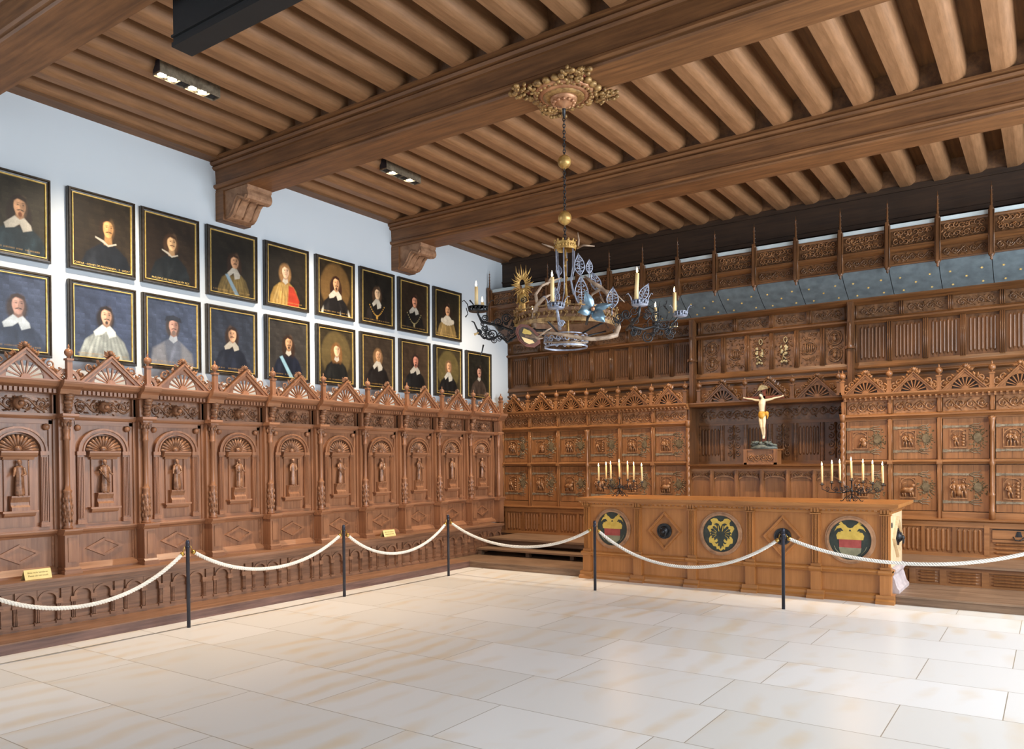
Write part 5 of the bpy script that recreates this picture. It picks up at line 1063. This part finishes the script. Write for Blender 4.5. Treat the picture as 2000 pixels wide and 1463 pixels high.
# ================================================================= STANCHIONS AND ROPES
PP=[(1.165,-9.48),(1.165,-7.33),(1.165,-5.16),(1.17,-3.09),(3.633,-3.10),(6.044,-3.12),(8.48,-3.14)]
plab=['','slim black barrier post nearest the camera on the left','slim black barrier post in the middle of the left row','slim black barrier post at the corner of the roped area','slim black barrier post before the left medallion of the desk','slim black barrier post before the right lozenge of the desk','']
for i in range(1,6):
    r=empty('barrier_post',(PP[i][0],PP[i][1],0)); m=MB('post'); m.lathe([(.019,0),(.019,.86),(.0205,.862),(.0205,.885),(.018,.90),(.010,.91),(.002,.913)],n=16); m.obj('rod',r)
    m=MB('post'); m.lathe([(.022,.828),(.0235,.832),(.0235,.846),(.022,.85)],n=16); m.obj('collar',r); tag(r,plab[i],'post','black rope barrier posts')
def rope(p,q,zmin,label,z0=.835,z1=.835):
    r=empty('barrier_rope',(0,0,0)); P=Vector((p[0],p[1],z0)); Q=Vector((q[0],q[1],z1)); d=(Q-P); d.z=0; L=d.length; dn=d.normalized(); N=240
    g=.055; sag=z0-zmin; pts=[]
    for i in range(N+1):
        t=i/N; u_=g/L+(1-2*g/L)*t; k=2*u_-1; cz=(math.cosh(1.3*k)-1)/(math.cosh(1.3)-1); pts.append(P+dn*(L*u_)+Vector((0,0,-sag*(1-cz)-.012)))
    m=MB('rope'); turns=L/.085
    side=Vector((-dn.y,dn.x,0))
    for s_ in range(3):
        sp=[]
        for i,c in enumerate(pts):
            t=(pts[min(i+1,N)]-pts[max(i-1,0)]).normalized(); b=t.cross(side); an=2*PI*(turns*i/N+s_/3); sp.append(c+(side*math.cos(an)+b*math.sin(an))*.0095)
        m.tube(sp,.0115,6)
    m.obj('twisted_rope',r)
    for e,s_ in ((0,1),(N,-1)):
        m=MB('brass')
        c=pts[e]; a=pts[3] if e==0 else pts[N-3]; t=(a-c).normalized(); m.tube([c-t*.004,c+t*.028],.0225,10); o_=P if e==0 else Q; dd=dn*s_
        b_=Vector((o_.x,o_.y,z0))+dd*.022
        m.tube([b_,b_+dd*.014+Vector((0,0,.008)),c-t*.004],.0045,6); m.obj('end_hook',r)
    tag(r,label,'rope','white twisted barrier ropes')
rope(PP[0],PP[1],.405,'white twisted barrier rope running out of the left picture edge')
rope(PP[1],PP[2],.505,'white twisted barrier rope between the nearest left post and the middle left post')
rope(PP[2],PP[3],.46,'white twisted barrier rope in front of the second yellow card, up to the corner post')
rope(PP[3],PP[4],.515,'white twisted barrier rope from the corner post to the post before the left medallion')
rope(PP[4],PP[5],.405,'white twisted barrier rope sagging below the middle eagle medallion')
rope(PP[5],PP[6],.61,'white twisted barrier rope running out at the right picture edge')
# ================================================================= ROSETTE
r=empty('ceiling_rosette',(4.845,-5.84,5.10)); r.rotation_euler=(0,0,0)
m=MB('redwood'); m.box(-.21,.21,-.21,.21,-.02,0); m.box(-.3,.3,-.3,.3,-.012,0)
m.m('bud'); m.lathe([(.275,-.012),(.285,-.03),(.27,-.055),(.24,-.05),(.225,-.035)][::-1],n=32); m.lathe([(.23,-.03),(.23,-.05),(.20,-.07),(.185,-.055)],n=32); m.obj('round_moulding',r)
m=MB('oldgold'); m.lathe([(.20,-.04),(.19,-.07),(.15,-.085),(.12,-.075)],n=32)
for k in range(28): t=2*PI*k/28; m.blob((.25*math.cos(t),.25*math.sin(t),-.055),.02,.02,.012,6,4)
m.obj('beaded_ring',r)
m=MB('bud'); m.lathe([(.13,-.05),(.12,-.10),(.08,-.12),(.06,-.14),(.03,-.15),(.015,-.17)],n=24)
for k in range(12): t=2*PI*k/12; m.blob((.095*math.cos(t),.095*math.sin(t),-.115),.02,.02,.018,6,5)
m.obj('centre_boss',r)
m=MB('oldgold'); rd=random.Random(8)
for cx_,cy_ in ((-1,-1),(1,-1),(1,1),(-1,1)):
    for k in range(46):
        q=rd.uniform(.17,.35); w_=rd.uniform(-.13,.13)*(1.25-q); x=cx_*q+w_*cy_*.7; y=cy_*q-w_*cx_*.7
        m.blob((x,y,-.02-rd.uniform(0,.03)),rd.uniform(.012,.032),rd.uniform(.012,.032),.02,7,5)
for k in range(4):
    t=PI/2*k
    for w_ in (-.09,0,.09): m.blob((.30*math.cos(t)-w_*math.sin(t),.30*math.sin(t)+w_*math.cos(t),-.025),.042,.042,.03,9,5)
m.obj('gilt_foliage',r); tag(r,'square gilded ceiling rosette with round mouldings above the chandelier','rosette')
# ================================================================= CHANDELIER
ch=empty('antler_chandelier',(4.845,-5.84,0),YAW)
def cp(u,v,dep): k=(7.24-dep)/1532.96; return ((u-1099)*k,-dep,1.70+(899-v)*k)
def T(m,L_,r_,n=7): return m.tube([cp(*p) for p in L_],r_,n)
m=MB('iron'); z=4.94
m.tube([(0,0,5.0),(0,0,4.86)],[.022,.012],8)
def links(m,z0,z1,s=.034):
    k=0; z=z0
    while z>z1:
        P_=[(s*.32*math.cos(t)*(1 if k%2 else 0),s*.32*math.cos(t)*(0 if k%2 else 1),z-s*.5+s*.62*math.sin(t)) for t in [2*PI*q/8 for q in range(9)]]; m.tube(P_,.0042,4,False); z-=s*.86; k+=1
links(m,4.88,4.50); links(m,4.39,3.99); links(m,3.87,3.72); m.obj('chain',ch)
for zc in (4.445,3.93):
    m=MB('gold'); R=.062; m.lathe([(.004,zc-R-.012)]+[(R*math.sin(PI*i/12),zc-R*math.cos(PI*i/12)) for i in range(1,12)]+[(.004,zc+R+.012)],n=20); m.obj('gilt_ball',ch)
# crown
def hoop(m,z0,z1,R,n=48,tz=.0,pts=12,cs=.03,r_in=None,sq=1.0,gaps=True):
    vs=[]
    for i in range(n): t=2*PI*i/n; c,s_=math.cos(t),math.sin(t); vs+=[(R*c,R*s_*sq,z0),(R*c,R*s_*sq,z1),((R-.006)*c,(R-.006)*s_*sq,z1),((R-.006)*c,(R-.006)*s_*sq,z0)]
    m.add(vs,[(4*i+a,4*((i+1)%n)+a,4*((i+1)%n)+(a+1)%4,4*i+(a+1)%4) for i in range(n) for a in range(4)])
    for i in range(pts):
        t=2*PI*(i+.5)/pts; c,s_=math.cos(t),math.sin(t); b=cs*.5
        q=[(R*c-b*s_,R*s_+b*c,z1),(R*c+b*s_,R*s_-b*c,z1),(R*c+b*.4*s_,R*s_-b*.4*c,z1+cs*.5),(R*c,R*s_,z1+cs*1.1),(R*c-b*.4*s_,R*s_+b*.4*c,z1+cs*.5)]
        m.add(q,[(0,1,2,3,4)]); m.blob((R*c,R*s_,z1+cs*.62),cs*.35,cs*.3,cs*.3,6,4)
m=MB('gold'); hoop(m,3.635,3.70,.10,24,pts=12,cs=.028); 
for i in range(24): t=2*PI*i/24; m.blob((.1*math.cos(t),.1*math.sin(t),3.667),.008,.008,.016,5,4)
m.obj('small_crown',ch)
m=MB('zinc')
for k in range(6):
    t=2*PI*k/6+.3; c,s_=math.cos(t),math.sin(t); m.tube([(.09*c,.09*s_,3.64),(.085*c,.085*s_,3.45),(.06*c,.06*s_,3.35),(.09*c,.09*s_,3.22),(.2*c,.2*s_,3.12),(.42*c,.42*s_,3.07)],[.007,.006,.006,.006,.006,.005],6)
m.obj('suspension_rods',ch)
m=MB('gold'); m.tube([(0,0,3.64),(.005,0,3.3),(.02,0,3.0),(.02,0,2.75)],[.012,.011,.012,.014],8); 
for k in range(14): m.blob((.012*math.sin(k*2),.012*math.cos(k*2),3.6-.055*k),.013,.013,.016,6,4)
m.obj('central_stem',ch)
# main hoop
HZ0,HZ1,HR=2.905,3.05,.475
m=MB('oldgold'); hoop(m,HZ0,HZ0+.035,HR,64,pts=0); hoop(m,HZ1-.012,HZ1,HR,64,pts=30,cs=.036)
for i in range(60):
    t=2*PI*i/60; c,s_=math.cos(t),math.sin(t)
    if i%5: m.tube([(HR*c,HR*s_,HZ0+.03),(HR*math.cos(t+.05),HR*math.sin(t+.05),HZ0+.07),(HR*math.cos(t-.03),HR*math.sin(t-.03),HZ0+.10),(HR*c,HR*s_,HZ1-.008)],.0055,4)
    m.blob((HR*math.cos(t+.05),HR*math.sin(t+.05),HZ0+.075),.016,.016,.018,5,4)
m.obj('pierced_hoop',ch)
m=MB('stone'); vs=[]; hoop(m,HZ0+.004,HZ1-.02,HR-.02,64,pts=0); m.obj('hoop_lining',ch)
# lower band
m=MB('zinc'); hoop(m,2.735,2.75,.20,36,pts=0); hoop(m,2.845,2.855,.20,36,pts=0)
for i in range(16):
    t=2*PI*i/16; c,s_=math.cos(t),math.sin(t); m.tube([(.2*math.cos(t+q*.16*math.cos(a)),.2*math.sin(t+q*.16*math.cos(a)),2.80+.038*q*math.sin(a)) for q,a in [(1-.8*k/12,k/12*8) for k in range(13)]],.006,5)
m.obj('pierced_lower_band',ch)
m=MB('iron')
for k in range(5): t=2*PI*k/5+.5; m.tube([(.2*math.cos(t),.2*math.sin(t),2.85),(.3*math.cos(t),.3*math.sin(t),2.88),(.45*math.cos(t),.45*math.sin(t),2.92)],.009,6)
m.obj('inner_struts',ch)
# arms with bobeches
ARMS=[((925,596,0),(928,603),'dark'),((1061,590,.70),(1069,597),'zinc'),((1228,586,.62),(1234,594),'zinc'),((1313,612,.0),(1321,618),'zinc')]
def arm(path,rad,scrolls,mat='iron'):
    m=MB(mat); T(m,path,rad)
    for (u,v,dep,rr,dr,st_) in scrolls:
        c=cp(u,v,dep); m.scroll(c[0],c[2],rr,-c[1],.0075,2.0,dr=dr,start=st_,steps=26,n=6)
    return m.obj('scrolled_arm',ch)
arm([(1032,640,.15),(1005,650,.05),(980,640,0),(955,632,0),(935,628,0),(928,612,0),(926,600,0)],[.016,.014,.013,.012,.011,.01,.01],[(955,652,0,.062,1,2.2),(967,628,0,.042,-1,0),(941,620,0,.036,1,3),(983,622,0,.045,1,1),(1000,632,0,.035,-1,4),(940,640,0,.03,-1,1)])
arm([(1003,655,.05),(985,668,0),(970,655,0),(948,662,0),(935,656,0),(925,640,0),(920,628,0),(915,626,0)],[.012,.012,.010,.009,.009,.008,.006,.005],[(972,640,0,.03,1,0),(930,648,0,.025,-1,2)])
arm([(1080,642,.45),(1076,628,.6),(1072,612,.7),(1070,602,.7)],[.016,.014,.012,.012],[(1080,632,.62,.03,1,0)],'zinc')
arm([(1213,645,.35),(1222,632,.5),(1232,618,.6),(1234,600,.62)],[.016,.014,.012,.012],[(1195,622,.5,.045,1,3),(1209,615,.5,.045,-1,0),(1224,652,.5,.03,1,1)])
arm([(1228,640,.1),(1250,645,0),(1270,640,0),(1292,645,0),(1305,638,0),(1316,625,0),(1320,618,0)],[.014,.014,.013,.012,.011,.01,.009],[(1260,660,0,.055,1,2),(1290,637,0,.035,-1,0),(1275,622,0,.05,1,1),(1240,650,0,.035,-1,3),(1300,650,0,.025,1,2)])
rd=random.Random(21)
for (u0_,v0_,du,dv,k_,dp) in ((975,640,42,24,22,.05),(1285,640,30,18,16,0),(1205,632,22,16,7,.45),(1245,612,20,24,8,.2),(1010,600,14,22,5,.1)):
    m=MB('iron')
    for k in range(k_):
        c=cp(u0_+rd.uniform(-du,du),v0_+rd.uniform(-dv,dv),dp+rd.uniform(-.08,.08)); m.scroll(c[0],c[2],rd.uniform(.018,.04),-c[1],rd.uniform(.0035,.006),1.7,dr=rd.choice((-1,1)),start=rd.uniform(0,6.3),steps=16,n=5)
    m.obj('curled_ironwork',ch)
m=MB('iron')
for k in range(16):
    u_=rd.uniform(1180,1300); v_=rd.uniform(600,650); T(m,[(u_,v_,.1),(u_+rd.uniform(-14,14),v_-rd.uniform(5,22),.1),(u_+rd.uniform(-22,22),v_-rd.uniform(10,40),.1)],[.004,.003,.002],4)
m.obj('wire_tendrils',ch)
m=MB('iron'); T(m,[(938,672,0),(934,690,0),(930,695,0)],[.008,.005,.002]); T(m,[(912,585,0),(918,592,0),(922,602,0)],[.008,.006,.005]); T(m,[(905,600,0),(908,612,0),(903,618,0)],[.004,.004,.007]); T(m,[(1296,625,0),(1300,610,0),(1290,598,0)],[.005,.004,.008]); T(m,[(1335,620,0),(1338,605,0),(1350,600,0)],[.005,.004,.003]); m.obj('curled_tips',ch)
m=MB('wax'); T(m,[(1302,640,0),(1318,640,0)],[.012,.004]); T(m,[(920,652,0),(930,648,0)],[.012,.006]); m.obj('pale_tips',ch)
def bobeche(u,v,dep,mat,w_=.065,h=.05):
    c=cp(u,v,dep); m=MB(mat); x,y,z=c
    m.lathe([(w_*.5,z-.028),(w_*1.0,z-.02),(w_*1.02,z-.012),(w_*.98,z-.012)],(x,y),20)
    for i in range(14):
        t=2*PI*i/14; a,b_=x+w_*math.cos(t),y+w_*math.sin(t); m.tube([(a,b_,z-.016),(a,b_,z+h*.5)],.005,4); m.blob((a,b_,z+h*.2),.011,.011,.012,5,4)
    m.lathe([(w_*1.02,z+h*.42),(w_*1.02,z+h*.52),(w_*.94,z+h*.52),(w_*.94,z+h*.42)],(x,y),20); m.lathe([(.02,z-.02),(.02,z+.03),(.015,z+.03)],(x,y),10)
    for sg in (-1,1): m.tube([(x+sg*w_,y,z+.0),(x+sg*w_*1.15,y,z+.05),(x+sg*w_*1.5,y,z+.085),(x+sg*w_*1.7,y,z+.075)],[.006,.005,.004,.005],5)
    m.obj('drip_pan',ch)
bobeche(928,603,0,'iron',.085); bobeche(1069,598,.70,'zinc'); bobeche(1234,594,.62,'zinc'); bobeche(1323,616,0,'zinc',.06)
bobeche(1278,636,-.15,'iron',.03,.03)
# pierced upright leaves
def pleaf(u,v,dep,h,w_,lean=0,mat='zinc'):
    c=cp(u,v,dep); m=MB(mat); x0,y0,z0=c
    def q(a,b_): return (x0+a*math.cos(lean)+b_*math.sin(lean),y0,z0+b_*math.cos(lean)-a*math.sin(lean))
    n=14
    for sg in (-1,1): m.tube([q(sg*w_*.5*math.sin(PI*min(1,(i/n))**.85),h*i/n) for i in range(n+1)],.006,5)
    m.tube([q(0,0),q(0,h*1.05)],.005,5)
    for i in range(1,6):
        b_=h*i/6; ww=w_*.5*math.sin(PI*(i/6)**.85)
        for sg in (-1,1): m.tube([q(0,b_-.03*h),q(sg*ww*.6,b_),q(sg*ww,b_+.04*h)],.0045,4); m.tube([q(sg*ww*.5,b_-.03*h),q(sg*ww*.5,b_+.05*h),q(0,b_+.1*h)],.004,4)
    m.tube([q(0,0),q(0,-h*.35)],.005,5); m.obj('pierced_leaf',ch)
for a in ((1076,595,.2,.15,.075,0),(1126,600,.35,.27,.115,-.05),(1185,603,.3,.18,.10,.05),(1163,570,.1,.18,.085,-.35),(1127,538,.1,.19,.09,-.1),(1088,538,-.1,.09,.05,0),(1243,590,.1,.17,.08,.45),(1150,535,-.3,.13,.06,0)): pleaf(*a)
# big blossom
m=MB('leaf'); c0=cp(1141,606,.62)
def petal(m,c,ang,L_,w_,tilt):
    n=8; vs=[];fs=[]
    for i in range(n+1):
        t=i/n; ww=w_*math.sin(PI*(t**.8))*.5+.002
        for s_ in (-1,-.4,.4,1):
            a=L_*t; b_=ww*s_; x=a*math.cos(ang)-b_*math.sin(ang); z=a*math.sin(ang)+b_*math.cos(ang); vs.append((c[0]+x,c[1]-tilt*math.sin(t*PI*.7)-.02*(1-s_*s_),c[2]+z))
    fs=[(i*4+j,i*4+j+1,(i+1)*4+j+1,(i+1)*4+j) for i in range(n) for j in range(3)]; m.add(vs,fs,True)
for an,L_,w_,tl in ((3.35,.13,.085,.05),(1.95,.17,.075,.02),(.25,.17,.06,.03),(-.85,.15,.10,.05),(-.55,.13,.05,.03)): petal(m,c0,an,L_,w_,tl)
m.obj('large_petals',ch)
m=MB('bud'); m.blob((c0[0],c0[1]-.05,c0[2]),.018,.022,.02,10,7); m.m('iron'); T(m,[(1141,606,.6),(1133,622,.55),(1132,634,.48)],.012); m.obj('blossom_bud',ch)
# antlers
m=MB('antler'); T(m,[(1192,640,.52),(1188,655,.56),(1170,660,.58),(1140,663,.6),(1105,658,.6),(1075,652,.6),(1045,648,.6)],[.02,.026,.02,.018,.016,.014,.01],9); T(m,[(1190,652,.54),(1196,640,.5),(1195,628,.48)],[.018,.014,.008]); T(m,[(1045,660,.6),(1035,662,.6),(1022,652,.6)],[.006,.010,.012]); T(m,[(1012,655,.55),(1035,658,.6),(1052,645,.62),(1062,640,.62)],[.014,.010,.007,.003],8); m.obj('lower_antler',ch)
m=MB('antler'); T(m,[(1032,638,.3),(1032,615,.35),(1038,595,.38),(1050,582,.4),(1064,575,.42)],[.024,.022,.02,.016,.006],9); T(m,[(1038,592,.38),(1035,575,.36),(1048,558,.3),(1072,548,.2),(1090,543,.1)],[.016,.014,.012,.009,.005],8); T(m,[(1060,556,.25),(1066,545,.2),(1072,538,.2)],[.010,.007,.003]); m.obj('left_antler',ch)
m=MB('antler'); T(m,[(1135,540,.1),(1150,553,.15),(1165,562,.15),(1178,575,.15),(1182,590,.2)],[.008,.014,.02,.016,.01],8); T(m,[(1142,590,.1),(1150,575,.12),(1165,566,.15),(1185,572,.15),(1200,580,.15),(1212,592,.15)],[.006,.012,.016,.010,.006,.004],8); T(m,[(1165,580,.15),(1175,600,.2)],[.01,.005]); m.obj('right_antler',ch)
m=MB('antler'); T(m,[(1053,476,.05),(1066,481,.05),(1082,486,.0)],[.004,.009,.011]); T(m,[(1122,486,.0),(1134,480,.05),(1156,482,.05)],[.010,.009,.004]); T(m,[(1124,486,0),(1126,470,0),(1124,455,0)],[.009,.008,.004]); m.obj('crown_tines',ch)
m=MB('antler'); rd=random.Random(3)
for k in range(7): T(m,[(1060+rd.uniform(-5,15),664+rd.uniform(-4,6),.1),(1095+rd.uniform(-10,10),671+rd.uniform(-4,4),.15),(1135+rd.uniform(-15,5),668+rd.uniform(-6,10),.1)],[.005,.007,.003],5)
m.obj('hanging_twigs',ch)
# gilt madonna figure with rays
m=MB('gold'); b_=cp(1014,628,.12); m.X=Matrix.Translation((b_[0],b_[1],0)); relief_figure(m,0,b_[2],.30,.0,2); m.X=None; m.obj('gilt_figure',ch)
m=MB('gold'); c=cp(1014,556,.05); rd=random.Random(4)
for k in range(34):
    t=2*PI*k/34; L_=.13 if k%2 else .10; L_*=(1.25 if .9<t<2.2 else 1); m.tube([(c[0]+.035*math.cos(t)*.7,c[1],c[2]+.05*math.sin(t)),(c[0]+L_*.65*math.cos(t)+.006*math.sin(k),c[1],c[2]+L_*.8*math.sin(t)),(c[0]+L_*.8*math.cos(t),c[1]-.01,c[2]+L_*1.15*math.sin(t))],[.007,.006,.001],5)
m.obj('sunburst_rays',ch)
m=MB('gold'); c=cp(1016,634,.12); m.box(c[0]-.085,c[0]+.085,c[1]-.06,c[1]+.06,c[2]-.03,c[2]-.005); m.m('iron'); m.box(c[0]-.1,c[0]+.1,c[1]-.07,c[1]+.07,c[2]-.06,c[2]-.03); m.obj('figure_base',ch)
m=MB('iron'); T(m,[(1016,640,.1),(1040,645,.2),(1060,645,.35)],.014); T(m,[(1000,645,.1),(992,650,.05)],.012); m.obj('figure_bracket',ch)
# shield
c=cp(1020,657,.30); an=-.55
def q(a,z_,d_): return (c[0]+a*math.cos(an)-z_*math.sin(an),c[1]-d_+a*.25,c[2]+a*math.sin(an)+z_*math.cos(an))
out=[(-.11,.055),(-.05,.085),(.02,.08),(.09,.06),(.125,.01),(.10,-.05),(.03,-.085),(-.05,-.075),(-.11,-.03),(-.125,.01)]
def plate(m,P_,d0,d1,s=1):
    n=len(P_); m.add([q(x*s,z*s,d1) for x,z in P_]+[q(x*s,z*s,d0) for x,z in P_],[tuple(range(n)),tuple(range(n,2*n))[::-1]]+[(i,n+i,n+(i+1)%n,(i+1)%n) for i in range(n)])
m=MB('redwood'); plate(m,out,0,.02); plate(m,[(x*.0+x*.86,z*.86) for x,z in out],.02,.028); m.m('hair'); plate(m,out,.028,.032,.74); m.m('c_gold'); plate(m,[(-.08,.045),(-.01,.06),(.04,.045),(.05,.01),(-.07,-.005)],.032,.036,.8); m.m('wax'); plate(m,[(-.05,-.04),(.06,-.01),(.09,-.02),(.05,-.06),(.0,-.065)],.032,.036,.9); m.obj('painted_shield',ch)
tag(ch,'wrought iron and antler chandelier with gilt hoop hanging before the back wall','chandelier')
def cc(u,v,dep,L,label,lean=(0,0),rr=.017):
    p=cp(u,v,dep); q_=ch.matrix_world if False else Matrix.Translation((4.845,-5.84,0))@Matrix.Rotation(YAW,4,'Z'); w_=q_@Vector(p); candle(w_.x,w_.y,w_.z,L,label,'lit candles on the chandelier',rr,lean=lean)
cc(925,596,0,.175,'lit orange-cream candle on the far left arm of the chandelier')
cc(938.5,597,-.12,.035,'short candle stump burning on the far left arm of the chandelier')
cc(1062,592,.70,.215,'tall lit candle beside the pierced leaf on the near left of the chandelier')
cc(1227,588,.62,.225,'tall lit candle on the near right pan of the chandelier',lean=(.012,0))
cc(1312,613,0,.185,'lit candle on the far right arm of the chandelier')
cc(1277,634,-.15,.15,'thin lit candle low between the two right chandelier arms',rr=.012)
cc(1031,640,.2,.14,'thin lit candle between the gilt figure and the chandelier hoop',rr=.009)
